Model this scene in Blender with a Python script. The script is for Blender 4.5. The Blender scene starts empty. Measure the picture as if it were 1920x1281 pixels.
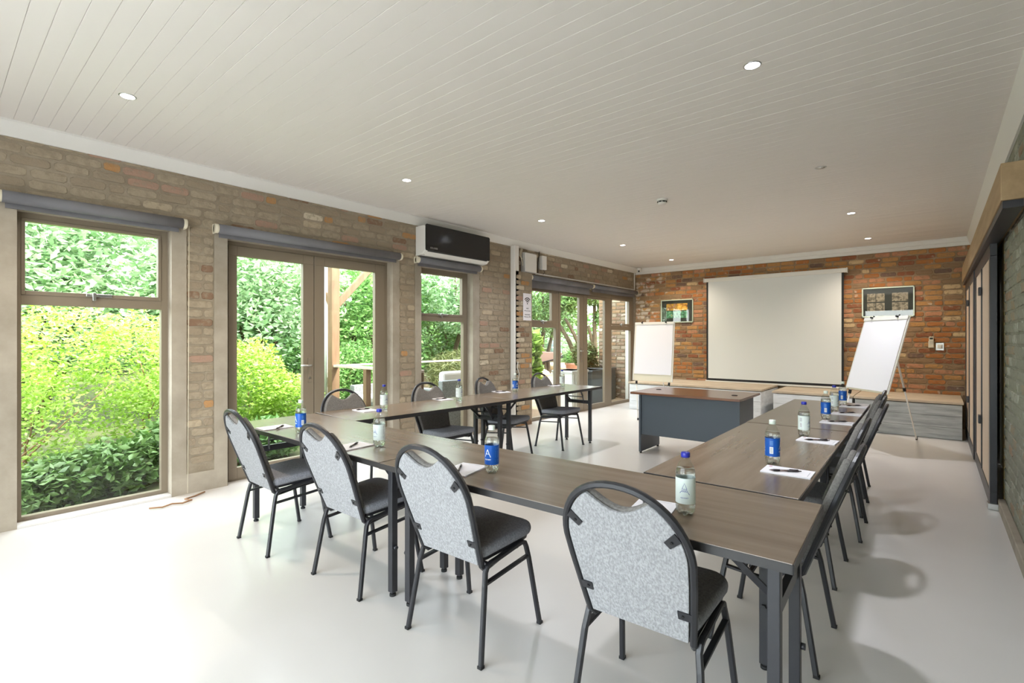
import bpy, math, random
import numpy as np
from mathutils import Vector, Matrix
R = math.radians
PI = math.pi
C = bpy.context.scene.collection
S = bpy.context.scene

# ------------------------------------------------------------------ camera, world, sun, exposure
cam_d = bpy.data.cameras.new('camera'); cam = bpy.data.objects.new('camera', cam_d); C.objects.link(cam)
cam.location = (0, 0, 1.41); cam.rotation_euler = (R(90), 0, R(40.33))
cam_d.sensor_width = 36; cam_d.lens = 36 * 935 / 1920; cam_d.shift_y = -4.5 / 1920
cam_d.clip_start = 0.05; cam_d.clip_end = 200
S.camera = cam
S.view_settings.view_transform = 'Standard'; S.view_settings.look = 'None'
S.view_settings.gamma = 1; S.view_settings.use_curve_mapping = False
S.view_settings.exposure = 0.9
S.cycles.max_bounces = 10; S.cycles.diffuse_bounces = 5; S.cycles.glossy_bounces = 4
S.cycles.transmission_bounces = 8; S.cycles.transparent_max_bounces = 24
S.cycles.caustics_reflective = False; S.cycles.caustics_refractive = False
S.cycles.sample_clamp_indirect = 6.0

w = bpy.data.worlds.new('overcast_sky'); S.world = w; w.use_nodes = True
nt = w.node_tree; nt.nodes.clear()
sky = nt.nodes.new('ShaderNodeTexSky'); sky.sky_type = 'NISHITA'; sky.sun_disc = False
sky.sun_elevation = R(48); sky.sun_rotation = R(60); sky.air_density = 1.0; sky.dust_density = 2.0
mx = nt.nodes.new('ShaderNodeMix'); mx.data_type = 'RGBA'; mx.inputs[0].default_value = 0.72
mx.inputs[7].default_value = (0.93, 0.97, 1.0, 1)
sc_ = nt.nodes.new('ShaderNodeVectorMath'); sc_.operation = 'SCALE'; sc_.inputs['Scale'].default_value = 0.18
bg = nt.nodes.new('ShaderNodeBackground'); bg.inputs[1].default_value = 7.0
wo = nt.nodes.new('ShaderNodeOutputWorld')
nt.links.new(sky.outputs[0], sc_.inputs[0]); nt.links.new(sc_.outputs[0], mx.inputs[6])
nt.links.new(mx.outputs[2], bg.inputs[0]); nt.links.new(bg.outputs[0], wo.inputs[0])

sun_d = bpy.data.lights.new('sun', 'SUN'); sun_d.energy = 8.0; sun_d.angle = R(1.5); sun_d.color = (1, 0.95, 0.86)
sun = bpy.data.objects.new('sun', sun_d); C.objects.link(sun)
sun.rotation_euler = Vector((0.55, 0.35, 0.8)).to_track_quat('Z', 'Y').to_euler()

def portal(name, loc, rot, sx, sy):
    d = bpy.data.lights.new(name, 'AREA'); d.shape = 'RECTANGLE'; d.size = sx; d.size_y = sy
    d.cycles.is_portal = True
    o = bpy.data.objects.new(name, d); C.objects.link(o); o.location = loc; o.rotation_euler = rot
for i, (y0, y1) in enumerate(((0.44, 1.43), (1.88, 3.8), (4.25, 5.22), (6.62, 10.45))):
    portal('daylight_portal', (-5.47, (y0 + y1) / 2, 1.2), (0, R(-90), 0), 2.35, y1 - y0)
portal('daylight_portal', (-1.98, -1.72, 1.25), (R(-90), 0, R(180)), 3.85, 2.4)

# ------------------------------------------------------------------ materials
MATS = {}
def srgb(r, g, b):
    f = lambda c: (c / 255 / 12.92) if c / 255 <= 0.04045 else ((c / 255 + 0.055) / 1.055) ** 2.4
    return (f(r), f(g), f(b), 1)
def mat(name, col, rough=0.5, metal=0.0, spec=0.5, col2=None, scale=8.0, stretch=(1, 1, 1), detail=4, lo=0.35, hi=0.65,
        bump=0.0, bscale=None, coords='Object', rvar=0.0, emis=None):
    m = bpy.data.materials.new(name); m.use_nodes = True; n = m.node_tree; b = n.nodes['Principled BSDF']
    b.inputs['Base Color'].default_value = col; b.inputs['Roughness'].default_value = rough
    b.inputs['Metallic'].default_value = metal; b.inputs['Specular IOR Level'].default_value = spec
    if emis:
        b.inputs['Emission Color'].default_value = emis[0]; b.inputs['Emission Strength'].default_value = emis[1]
    if col2 or bump or rvar:
        if coords == 'World':
            g = n.nodes.new('ShaderNodeNewGeometry'); src = g.outputs['Position']
        else:
            g = n.nodes.new('ShaderNodeTexCoord'); src = g.outputs['Object']
        mp = n.nodes.new('ShaderNodeMapping'); mp.inputs['Scale'].default_value = stretch
        n.links.new(src, mp.inputs['Vector'])
        nz = n.nodes.new('ShaderNodeTexNoise'); nz.inputs['Scale'].default_value = scale; nz.inputs['Detail'].default_value = detail
        nz.inputs['Roughness'].default_value = 0.6
        n.links.new(mp.outputs[0], nz.inputs['Vector'])
        if col2:
            cr = n.nodes.new('ShaderNodeValToRGB'); cr.color_ramp.elements[0].position = lo; cr.color_ramp.elements[1].position = hi
            cr.color_ramp.elements[0].color = col; cr.color_ramp.elements[1].color = col2
            n.links.new(nz.outputs['Fac'], cr.inputs[0]); n.links.new(cr.outputs[0], b.inputs['Base Color'])
        if rvar:
            mr = n.nodes.new('ShaderNodeMapRange'); mr.inputs[1].default_value = 0.3; mr.inputs[2].default_value = 0.7
            mr.inputs[3].default_value = max(0.02, rough - rvar); mr.inputs[4].default_value = rough + rvar
            n.links.new(nz.outputs['Fac'], mr.inputs[0]); n.links.new(mr.outputs[0], b.inputs['Roughness'])
        if bump:
            n2 = nz
            if bscale:
                n2 = n.nodes.new('ShaderNodeTexNoise'); n2.inputs['Scale'].default_value = bscale; n2.inputs['Detail'].default_value = 3
                n.links.new(mp.outputs[0], n2.inputs['Vector'])
            bp = n.nodes.new('ShaderNodeBump'); bp.inputs['Strength'].default_value = bump; bp.inputs['Distance'].default_value = 0.01
            n.links.new(n2.outputs['Fac'], bp.inputs['Height']); n.links.new(bp.outputs[0], b.inputs['Normal'])
    MATS[name] = m
    return m
def clear_mat(name, tint, ior, gloss_rough=0.02, refr=0.0):
    """clear sheet: straight-through transparency plus a fresnel sheen, optionally some true refraction"""
    m = bpy.data.materials.new(name); m.use_nodes = True; n = m.node_tree; n.nodes.clear()
    out = n.nodes.new('ShaderNodeOutputMaterial'); tr = n.nodes.new('ShaderNodeBsdfTransparent'); tr.inputs[0].default_value = tint
    base = tr
    if refr:
        rf = n.nodes.new('ShaderNodeBsdfGlass'); rf.inputs['IOR'].default_value = ior; rf.inputs['Roughness'].default_value = 0.0
        mm = n.nodes.new('ShaderNodeMixShader'); mm.inputs[0].default_value = refr
        n.links.new(tr.outputs[0], mm.inputs[1]); n.links.new(rf.outputs[0], mm.inputs[2]); base = mm
    gl = n.nodes.new('ShaderNodeBsdfGlossy'); gl.inputs['Roughness'].default_value = gloss_rough
    fr = n.nodes.new('ShaderNodeFresnel'); gm = n.nodes.new('ShaderNodeNewGeometry')
    ri = n.nodes.new('ShaderNodeMapRange'); ri.inputs[3].default_value = ior; ri.inputs[4].default_value = 1 / ior   # same sheen from both sides of a thin sheet
    n.links.new(gm.outputs['Backfacing'], ri.inputs[0]); n.links.new(ri.outputs[0], fr.inputs['IOR'])
    mix = n.nodes.new('ShaderNodeMixShader')
    n.links.new(fr.outputs[0], mix.inputs[0]); n.links.new(base.outputs[0], mix.inputs[1]); n.links.new(gl.outputs[0], mix.inputs[2])
    n.links.new(mix.outputs[0], out.inputs[0]); MATS[name] = m
    return m
def leaf_mat(name, cols, transl=0.35, rough=0.45):
    m = bpy.data.materials.new(name); m.use_nodes = True; n = m.node_tree; b = n.nodes['Principled BSDF']
    g = n.nodes.new('ShaderNodeNewGeometry'); cr = n.nodes.new('ShaderNodeValToRGB')
    cr.color_ramp.elements[0].color = cols[0]; cr.color_ramp.elements[1].color = cols[-1]
    for i, c in enumerate(cols[1:-1]):
        e = cr.color_ramp.elements.new((i + 1) / (len(cols) - 1)); e.color = c
    n.links.new(g.outputs['Random Per Island'], cr.inputs[0])
    n.links.new(cr.outputs[0], b.inputs['Base Color']); b.inputs['Roughness'].default_value = rough
    tl = n.nodes.new('ShaderNodeBsdfTranslucent'); n.links.new(cr.outputs[0], tl.inputs[0])
    mix = n.nodes.new('ShaderNodeMixShader'); mix.inputs[0].default_value = transl
    n.links.new(b.outputs[0], mix.inputs[1]); n.links.new(tl.outputs[0], mix.inputs[2])
    n.links.new(mix.outputs[0], n.nodes['Material Output'].inputs[0]); MATS[name] = m
    return m

def lime_bloom(m):
    """white salt bloom flaking off the brick in the room corner by the folding doors"""
    n = m.node_tree; b = n.nodes['Principled BSDF']; src = b.inputs['Base Color'].links[0].from_socket
    g = n.nodes.new('ShaderNodeNewGeometry'); sp = n.nodes.new('ShaderNodeSeparateXYZ'); n.links.new(g.outputs['Position'], sp.inputs[0])
    mr = n.nodes.new('ShaderNodeMapRange'); mr.inputs[1].default_value = -4.1; mr.inputs[2].default_value = -5.0; mr.inputs[3].default_value = 0; mr.inputs[4].default_value = 0.22
    n.links.new(sp.outputs['X'], mr.inputs[0])
    nz = n.nodes.new('ShaderNodeTexNoise'); nz.inputs['Scale'].default_value = 9; nz.inputs['Detail'].default_value = 8; n.links.new(g.outputs['Position'], nz.inputs[0])
    ad = n.nodes.new('ShaderNodeMath'); ad.operation = 'ADD'; n.links.new(nz.outputs['Fac'], ad.inputs[0]); n.links.new(mr.outputs[0], ad.inputs[1])
    r2 = n.nodes.new('ShaderNodeMapRange'); r2.inputs[1].default_value = 0.64; r2.inputs[2].default_value = 0.76; r2.inputs[4].default_value = 0.8; n.links.new(ad.outputs[0], r2.inputs[0])
    mx_ = n.nodes.new('ShaderNodeMix'); mx_.data_type = 'RGBA'; mx_.inputs[7].default_value = srgb(206, 194, 176)
    n.links.new(r2.outputs[0], mx_.inputs[0]); n.links.new(src, mx_.inputs[6]); n.links.new(mx_.outputs[2], b.inputs['Base Color'])
M_floor = mat('painted_cement_floor', srgb(206, 202, 198), 0.30, col2=srgb(213, 210, 207), scale=0.9, detail=3, lo=0.25, hi=0.75, coords='World')
M_ceil = mat('white_painted_board', srgb(226, 221, 215), 0.6)
M_white = mat('white_paint', srgb(226, 224, 218), 0.45)
M_mortL = mat('smeared_mortar', srgb(139, 127, 109), 0.95, spec=0.2, col2=srgb(160, 148, 130), scale=5, detail=8, bump=0.8, bscale=28, coords='World')
M_mortB = mat('red_wall_mortar', srgb(138, 116, 90), 0.95, spec=0.2, col2=srgb(166, 143, 115), scale=7, detail=8, bump=0.7, bscale=30, coords='World')
M_mortR = mat('limewashed_mortar', srgb(124, 124, 110), 0.9, spec=0.2, col2=srgb(150, 150, 136), scale=4, detail=8, bump=0.7, bscale=26, coords='World')
M_plaster = mat('grey_cement_plaster', srgb(150, 140, 125), 0.7, spec=0.3, col2=srgb(172, 162, 147), scale=3, detail=7, bump=0.15, bscale=16, coords='World')
M_frame = mat('taupe_powder_coat', srgb(128, 116, 99), 0.45)
M_black = mat('black_powder_coat', srgb(38, 38, 42), 0.38)
M_steel = mat('black_steel_leg', srgb(44, 44, 48), 0.40)
M_rub = mat('black_rubber', srgb(26, 26, 27), 0.7)
M_chrome = mat('brushed_metal', srgb(190, 190, 188), 0.3, metal=1.0)
M_panel = mat('light_grey_felt', srgb(134, 134, 136), 0.95, spec=0.1, col2=srgb(162, 162, 164), scale=150, stretch=(1, 1, 0.5), detail=5, lo=0.38, hi=0.62, bump=0.25, bscale=220)
M_seat = mat('charcoal_fabric', srgb(130, 131, 138), 0.95, spec=0.1, col2=srgb(158, 159, 167), scale=120, detail=4, bump=0.2, bscale=300)
M_back = mat('dark_grey_fabric', srgb(110, 107, 104), 0.95, spec=0.1, col2=srgb(132, 129, 126), scale=110, detail=4, bump=0.2, bscale=300)
M_table = mat('grey_brown_wood_laminate', srgb(104, 90, 76), 0.25, spec=0.6, col2=srgb(138, 122, 106), scale=2.6, stretch=(0.28, 3.6, 1), detail=5, lo=0.28, hi=0.75)
M_edge = mat('black_table_edge', srgb(40, 38, 38), 0.4)
M_desktop = mat('reddish_brown_laminate', srgb(104, 66, 46), 0.22, spec=0.55, col2=srgb(126, 84, 58), scale=6, stretch=(0.5, 6, 1), detail=6)
M_desk = mat('slate_grey_laminate', srgb(70, 78, 86), 0.45)
M_paper = mat('white_paper', srgb(238, 236, 242), 0.7, spec=0.2)
M_screen = mat('matt_screen_white', srgb(224, 227, 226), 0.85, spec=0.1)
M_tan = mat('tan_timber_board', srgb(152, 126, 90), 0.6, col2=srgb(168, 141, 104), scale=4, stretch=(4, 0.4, 4), detail=5)
M_pink = mat('pale_plywood_panel', srgb(200, 178, 158), 0.6, col2=srgb(210, 190, 170), scale=4, stretch=(4, 4, 0.5), detail=5)
M_jamb = mat('yellow_timber_jamb', srgb(150, 128, 74), 0.6)
M_bench_w = mat('whitewashed_boards', srgb(208, 212, 214), 0.7, col2=srgb(230, 234, 238), scale=5, stretch=(0.6, 1, 4), detail=7, lo=0.3)
M_bench_g = mat('weathered_grey_boards', srgb(140, 143, 142), 0.8, col2=srgb(190, 193, 192), scale=4, stretch=(0.7, 1, 6), detail=8, lo=0.3, hi=0.7, bump=0.2)
M_bench_t = mat('raw_pine_top', srgb(172, 154, 132), 0.7, col2=srgb(202, 188, 166), scale=4, stretch=(0.6, 5, 1), detail=6)
M_blind = mat('grey_blind_cloth', srgb(106, 105, 108), 0.6, spec=0.3, col2=srgb(122, 121, 125), scale=2.0, detail=3, coords='World')
M_cream = mat('cream_plastic', srgb(222, 214, 192), 0.4)
M_glossblack = mat('gloss_black_plastic', srgb(22, 22, 23), 0.16)
M_greyplastic = mat('grey_plastic', srgb(172, 170, 166), 0.45)
M_lens = mat('lamp_lens', (1, 1, 1, 1), 0.3, emis=((1, 0.93, 0.86, 1), 12))
M_lens_c = mat('cool_lamp_lens', (1, 1, 1, 1), 0.3, emis=((0.86, 0.9, 1, 1), 12))
M_glass = clear_mat('window_glass', (0.97, 0.985, 0.97, 1), 1.35)
M_pet = clear_mat('clear_bottle_plastic', (0.94, 0.96, 0.95, 1), 1.45, 0.05)
M_water = clear_mat('water', (0.96, 0.98, 0.97, 1), 1.33, 0.0, refr=0.45)
M_picglass = clear_mat('picture_glass', (1, 1, 1, 1), 1.5)
M_blue = mat('blue_label', srgb(16, 88, 182), 0.35)
M_label = mat('white_label', srgb(222, 232, 228), 0.4)
M_ink = mat('blue_ink', srgb(52, 66, 150), 0.5)
M_inkw = mat('white_ink', srgb(235, 240, 245), 0.5)
M_inklb = mat('pale_blue_print', srgb(90, 140, 205), 0.5)
M_capb = mat('blue_cap', srgb(36, 44, 158), 0.4)
M_capw = mat('white_cap', srgb(226, 234, 224), 0.4)
M_pen = mat('dark_brown_pen', srgb(40, 30, 32), 0.3)
M_penclear = mat('smoky_pen_barrel', srgb(110, 92, 86), 0.25)
M_pinkprint = mat('pink_print', srgb(204, 150, 160), 0.7)
M_greyprint = mat('grey_print', srgb(186, 186, 194), 0.7)
M_signblack = mat('sign_black_print', srgb(22, 22, 22), 0.6)
M_mount = mat('dark_green_mount', srgb(40, 46, 38), 0.7)
M_silver = mat('silver_picture_frame', srgb(205, 215, 196), 0.35, metal=0.3)
M_wood_out = mat('weathered_pine_post', srgb(100, 76, 53), 0.75, col2=srgb(124, 98, 71), scale=3, stretch=(5, 5, 0.6), detail=6, coords='World')
M_railw = mat('sun_bleached_rail', srgb(168, 150, 136), 0.7, col2=srgb(188, 172, 158), scale=4, detail=5, coords='World')
M_rattan = mat('grey_rattan', srgb(104, 108, 108), 0.7, col2=srgb(140, 144, 142), scale=60, detail=2, bump=0.5, bscale=80)
M_cushion = mat('pale_outdoor_cushion', srgb(206, 202, 198), 0.9)
M_dark_bin = mat('dark_grey_bin', srgb(74, 78, 78), 0.5)
M_white_out = mat('white_ribbed_metal', srgb(208, 210, 206), 0.5)
M_terra = mat('pinkish_clay', srgb(150, 112, 96), 0.8)
M_barrow = mat('dusty_pink_tray', srgb(176, 146, 136), 0.6)
M_sand = mat('sandy_ground', srgb(150, 126, 98), 0.95, col2=srgb(186, 164, 136), scale=1.2, detail=6, coords='World')
M_soil = mat('leafy_soil', srgb(64, 66, 40), 0.95, col2=srgb(88, 96, 52), scale=2, detail=6, coords='World')
M_stone = mat('sandy_stone', srgb(186, 166, 138), 0.9, col2=srgb(206, 190, 164), scale=6)
M_bark = mat('brown_bark', srgb(66, 56, 40), 0.9, col2=srgb(96, 84, 62), scale=9, stretch=(3, 3, 0.6), detail=5)
M_twig = mat('reddish_twig', srgb(146, 110, 80), 0.9)
L_yel = leaf_mat('yellow_green_leaf', [(0.22, 0.40, 0.04, 1), (0.36, 0.54, 0.06, 1), (0.52, 0.66, 0.24, 1), (0.40, 0.58, 0.10, 1), (0.26, 0.44, 0.06, 1)], transl=.45)
L_mid = leaf_mat('fresh_green_leaf', [(0.10, 0.25, 0.05, 1), (0.18, 0.36, 0.10, 1), (0.26, 0.42, 0.14, 1), (0.13, 0.30, 0.08, 1)])
L_pale = leaf_mat('pale_green_leaf', [(0.20, 0.36, 0.15, 1), (0.32, 0.48, 0.26, 1), (0.40, 0.52, 0.32, 1), (0.24, 0.40, 0.18, 1)])
L_dark = leaf_mat('deep_green_leaf', [(0.07, 0.14, 0.03, 1), (0.12, 0.24, 0.05, 1), (0.20, 0.33, 0.11, 1), (0.10, 0.18, 0.04, 1)], transl=0.2)
L_olive = leaf_mat('olive_grass_blade', [(0.09, 0.11, 0.03, 1), (0.15, 0.18, 0.06, 1), (0.20, 0.22, 0.09, 1)], transl=0.25)

# ------------------------------------------------------------------ mesh builder
class MB:
    def __init__(s): s.v = []; s.f = []; s.m = []; s.sm = []
    def add(s, vs, fs, m=0, smooth=False):
        o = len(s.v); s.v += [tuple(p) for p in vs]
        for f in fs: s.f.append(tuple(i + o for i in f)); s.m.append(m); s.sm.append(smooth)
        return s
    def box(s, x0, x1, y0, y1, z0, z1, m=0):
        vs = [(x, y, z) for z in (z0, z1) for y in (y0, y1) for x in (x0, x1)]
        return s.add(vs, [(0, 2, 3, 1), (4, 5, 7, 6), (0, 1, 5, 4), (2, 6, 7, 3), (0, 4, 6, 2), (1, 3, 7, 5)], m)
    def obox(s, c, ax, ay, az, m=0):
        c, ax, ay, az = map(Vector, (c, ax, ay, az))
        vs = [c + ax * i + ay * j + az * k for k in (-.5, .5) for j in (-.5, .5) for i in (-.5, .5)]
        return s.add(vs, [(0, 2, 3, 1), (4, 5, 7, 6), (0, 1, 5, 4), (2, 6, 7, 3), (0, 4, 6, 2), (1, 3, 7, 5)], m)
    def sweep(s, path, sec, up=(0, 0, 1), closed=False, m=0, smooth=True, radii=None, caps=True):
        P = [Vector(p) for p in path]; n = len(P); k = len(sec); vs = []
        upv = Vector(up); prevx = None
        for i in range(n):
            if closed: t = P[(i + 1) % n] - P[i - 1]
            else: t = P[min(i + 1, n - 1)] - P[max(i - 1, 0)]
            t.normalize()
            if prevx is None:
                x = t.cross(upv)
                if x.length < 1e-3: x = t.cross(Vector((1, 0, 0)))
            else: x = prevx - t * prevx.dot(t)
            x.normalize(); prevx = x; y = x.cross(t)
            r = radii[i] if radii else 1.0
            vs += [P[i] + x * (a * r) + y * (b * r) for a, b in sec]
        fs = []
        for i in range(n if closed else n - 1):
            for j in range(k):
                a = i * k + j; b = i * k + (j + 1) % k; c = ((i + 1) % n) * k + (j + 1) % k; d = ((i + 1) % n) * k + j
                fs.append((a, d, c, b))
        s.add(vs, fs, m, smooth)
        if caps and not closed:
            o = len(s.v) - len(vs)
            s.f.append(tuple(o + j for j in range(k))); s.m.append(m); s.sm.append(False)
            s.f.append(tuple(o + (n - 1) * k + j for j in reversed(range(k)))); s.m.append(m); s.sm.append(False)
        return s
    def tube(s, path, r, n=8, m=0, up=(0, 0, 1), radii=None, closed=False):
        return s.sweep(path, [(r * math.cos(2 * PI * i / n), r * math.sin(2 * PI * i / n)) for i in range(n)], up, closed, m, True, radii)
    def sq(s, path, a, b=None, up=(0, 0, 1), m=0, ch=0.25):
        b = b or a; c = min(a, b) * ch / 2; h, k = a / 2, b / 2
        return s.sweep(path, [(h, -k + c), (h, k - c), (h - c, k), (-h + c, k), (-h, k - c), (-h, -k + c), (-h + c, -k), (h - c, -k)], up, False, m, False)
    def lathe(s, prof, n=24, m=0, c=(0, 0, 0), smooth=True, mod=None):
        vs = []
        for r, z in prof:
            for i in range(n):
                a = 2 * PI * i / n; rr, zz = (r, z) if mod is None else mod(r, z, a)
                vs.append((c[0] + rr * math.cos(a), c[1] + rr * math.sin(a), c[2] + zz))
        fs = [(i * n + j, i * n + (j + 1) % n, (i + 1) * n + (j + 1) % n, (i + 1) * n + j) for i in range(len(prof) - 1) for j in range(n)]
        s.add(vs, fs, m, smooth)
        o = len(s.v) - len(vs)
        if prof[0][0] > 1e-6: s.f.append(tuple(o + j for j in reversed(range(n)))); s.m.append(m); s.sm.append(False)
        if prof[-1][0] > 1e-6: s.f.append(tuple(o + (len(prof) - 1) * n + j for j in range(n))); s.m.append(m); s.sm.append(False)
        return s
    def prism(s, poly, fr, depth, m=0, smooth=False):
        """poly of 2-D points placed by fr(a,b,d); extruded 0..depth along d"""
        n = len(poly); d0, d1 = depth
        vs = [fr(a, b, d0) for a, b in poly] + [fr(a, b, d1) for a, b in poly]
        fs = [tuple(range(n))[::-1], tuple(range(n, 2 * n))] + [(i, (i + 1) % n, n + (i + 1) % n, n + i) for i in range(n)]
        return s.add(vs, fs, m, smooth)
    def mesh(s, name, mats):
        me = bpy.data.meshes.new(name); me.from_pydata([tuple(v) for v in s.v], [], s.f)
        for q in (mats if isinstance(mats, (list, tuple)) else [mats]): me.materials.append(q)
        me.polygons.foreach_set('material_index', s.m); me.polygons.foreach_set('use_smooth', s.sm)
        me.update(); return me

def ob(name, mb, mats, parent=None, loc=(0, 0, 0), rz=0.0, bevel=0.0, seg=2, smooth=False, fix=True):
    me = mb.mesh(name, mats) if isinstance(mb, MB) else mb
    if isinstance(mb, MB) and fix:
        import bmesh
        b = bmesh.new(); b.from_mesh(me); bmesh.ops.recalc_face_normals(b, faces=b.faces); b.to_mesh(me); b.free()
    o = bpy.data.objects.new(name, me); C.objects.link(o); o.location = loc; o.rotation_euler = (0, 0, rz)
    if parent: o.parent = parent
    if bevel:
        q = o.modifiers.new('bevel', 'BEVEL'); q.width = bevel; q.segments = seg; q.limit_method = 'ANGLE'; q.angle_limit = R(40)
        q.harden_normals = False
    if smooth:
        for p in me.polygons: p.use_smooth = True
    return o
def tag(o, label=None, cat=None, group=None, kind=None):
    if label: o['label'] = label
    if cat: o['category'] = cat
    if group: o['group'] = group
    if kind: o['kind'] = kind
    return o
def thing(name, label, cat, loc=(0, 0, 0), rz=0.0, group=None):
    o = bpy.data.objects.new(name, None); C.objects.link(o); o.location = loc; o.rotation_euler = (0, 0, rz)
    o.empty_display_size = 0.1
    return tag(o, label, cat, group)
def struct(name, mb, mats, parent=None, bevel=0.0, **k):
    o = ob(name, mb, mats, parent, bevel=bevel, **k)
    if not parent: o['kind'] = 'structure'
    return o
def dup(root, loc, rz, label, group=None):
    r = root.copy(); C.objects.link(r); r.location = loc; r.rotation_euler = (0, 0, rz)
    r['label'] = label
    if group: r['group'] = group
    for ch in list(root.children):
        c = ch.copy(); C.objects.link(c); c.parent = r
        for g in list(ch.children):
            d = g.copy(); C.objects.link(d); d.parent = c
    return r

# ------------------------------------------------------------------ dimensions (metres)
XL, XR, YB, YF, ZC = -5.20, 0.44, 10.48, -1.5, 3.0
XD0 = -5.315
XO = -5.44          # outer face of the window wall

# ------------------------------------------------------------------ floor, ceiling, walls
struct('floor', MB().box(XO, XR + 0.25, YF - 0.2, YB + 0.2, -0.2, 0.0), M_floor)
ceil = struct('ceiling', MB().box(XO - 0.02, XR + 0.25, YF - 0.25, YB + 0.25, ZC + 0.012, ZC + 0.25), mat('ceiling_gap', srgb(150, 144, 136), 0.8))
pitch = 0.0935
nb = int((YB - YF) / pitch) + 1
bm_ = MB(); hw = pitch / 2 - 0.0006; cz = 0.0014
sec = [(-hw, cz), (-hw + 0.0016, 0), (hw - 0.0016, 0), (hw, cz), (hw, 0.011), (-hw, 0.011)]
vs = [(XL - 0.05, a, b) for a, b in sec] + [(XR + 0.05, a, b) for a, b in sec]
bm_.add(vs, [(0, 1, 2, 3, 4, 5), (11, 10, 9, 8, 7, 6)] + [(i, (i + 1) % 6, 6 + (i + 1) % 6, 6 + i) for i in range(6)])
board_me = None
for i in range(nb):
    y = YF + (i + 0.5) * pitch + 0.045
    if board_me is None:
        o = ob('board', bm_, M_ceil, ceil, (0, y, ZC)); board_me = o.data
    else:
        o = ob('board', board_me, None, ceil, (0, y, ZC + random.Random(i).uniform(-0.0006, 0.0006)))

# window wall: brick core pieces and smooth plaster bands beside each opening
ZL = 2.39
wl = MB()
wl.box(XO, XL, YF - 0.2, YB + 0.2, ZL, ZC + 0.02)
for y0, y1, z0 in ((YF - 0.2, 0.2, 0), (1.541, 1.77, 0.18), (3.904, 4.159, 0), (5.362, 6.60, 0), (10.46, YB + 0.2, 0)):
    wl.box(XO, XL, y0, y1, z0, ZL)
wall_l = struct('wall_left', wl, M_mortL)
for y0, y1, z0, z1 in ((0.2, 0.443, 0, 2.43), (1.425, 1.541, 0, 2.43), (1.77, 1.886, 0, 2.50), (3.80, 3.904, 0, 2.43), (4.159, 4.257, 0, 2.43), (5.22, 5.362, 0, 2.43)):
    ob('plaster_band', MB().box(XO - 0.006, XL + 0.012, y0, y1, z0, ZL).box(XL - 0.02, XL + 0.012, y0, y1, ZL, z1), M_plaster, wall_l)
ob('plaster_plinth', MB().box(XO, XL + 0.012, 1.541, 1.77, 0, 0.18), M_plaster, wall_l)
for y0, y1 in ((0.443, 1.425), (1.886, 3.80), (4.257, 5.22)):
    ob('lintel_soffit', MB().box(XO, XL + 0.012, y0, y1, ZL - 0.012, ZL + 0.02), M_plaster, wall_l)
pier = MB().box(XL - 0.02, XL + 0.10, 6.10, 6.52, 0, 2.50)
ob('brick_pier', pier, M_mortL, wall_l)
ob('outer_plaster_reveal', MB().box(XO - 0.005, XD0, 10.45, 10.47, 0, 2.39), mat('white_outer_plaster', srgb(216, 216, 206), 0.7), wall_l)

wall_b = struct('wall_back', MB().box(XL, XR + 0.2, YB, YB + 0.2, 0, ZC + 0.02), M_mortB)
wall_r = struct('wall_right', MB().box(XR, XR + 0.2, YF, 5.80, 0, ZC + 0.02).box(XR, XR + 0.2, 5.80, YB, 2.3, ZC + 0.02).box(XR + 0.12, XR + 0.2, 5.80, YB, 0, 2.3), M_mortR)
wf = MB().box(XL, -3.9, YF - 0.2, YF, 0, ZC).box(-0.05, XR + 0.2, YF - 0.2, YF, 0, ZC).box(-3.9, -0.05, YF - 0.2, YF, 2.5, ZC)
struct('wall_front', wf, mat('pale_rear_plaster', srgb(205, 200, 190), 0.8))

# ---- brickwork: every brick its own piece (the 300 largest in view), the rest joined
rnd = random.Random(7)
def brick_mesh(L, H, p, r, m):
    """irregular worn brick face: front at -y, back sunk into the mortar"""
    def j(a): return r.uniform(-a, a)
    cx = min(0.018, L * 0.12); cy = 0.014
    pts = [(-L/2 + cx, -H/2 + j(.003)), (0 + j(.02) * (L > .15), -H/2 + j(.002)), (L/2 - cx, -H/2 + j(.003)), (L/2 + j(.003), -H/2 + cy), (L/2 + j(.003), H/2 - cy),
           (L/2 - cx, H/2 + j(.003)), (0 + j(.02) * (L > .15), H/2 + j(.002)), (-L/2 + cx, H/2 + j(.003)), (-L/2 + j(.003), H/2 - cy), (-L/2 + j(.003), -H/2 + cy)]
    n = len(pts); pr = [p + j(p * 0.5) for _ in range(n)]
    vs = [(a * 0.965, -q, b * 0.93) for (a, b), q in zip(pts, pr)] + [(a, -p * 0.15, b) for a, b in pts] + [(a, 0.006, b) for a, b in pts] + [(j(.01), -p * 1.15, j(.01))]
    fs = [(3 * n, i, (i + 1) % n) for i in range(n)]
    fs += [(i, n + i, n + (i + 1) % n, (i + 1) % n) for i in range(n)] + [(n + i, 2 * n + i, 2 * n + (i + 1) % n, n + (i + 1) % n) for i in range(n)]
    return MB().add(vs, fs, 0)
CACHE = {}
def brick_me(L, p, var, mi, mats, H=0.064):
    k = (round(L, 2), p, var, mats[mi].name, H)
    if k not in CACHE:
        mb = brick_mesh(round(L, 2), H, p, random.Random(hash((round(L * 100), var, int(H * 1e4)))), mi)
        CACHE[k] = (mb, mb.mesh('brick', mats[mi]))
    return CACHE[k]
EYE = Vector((0, 0, 1.41)); FWD = Vector((-math.sin(R(40.33)), math.cos(R(40.33)), 0)); RGT = Vector((FWD.y, -FWD.x, 0))
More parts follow.
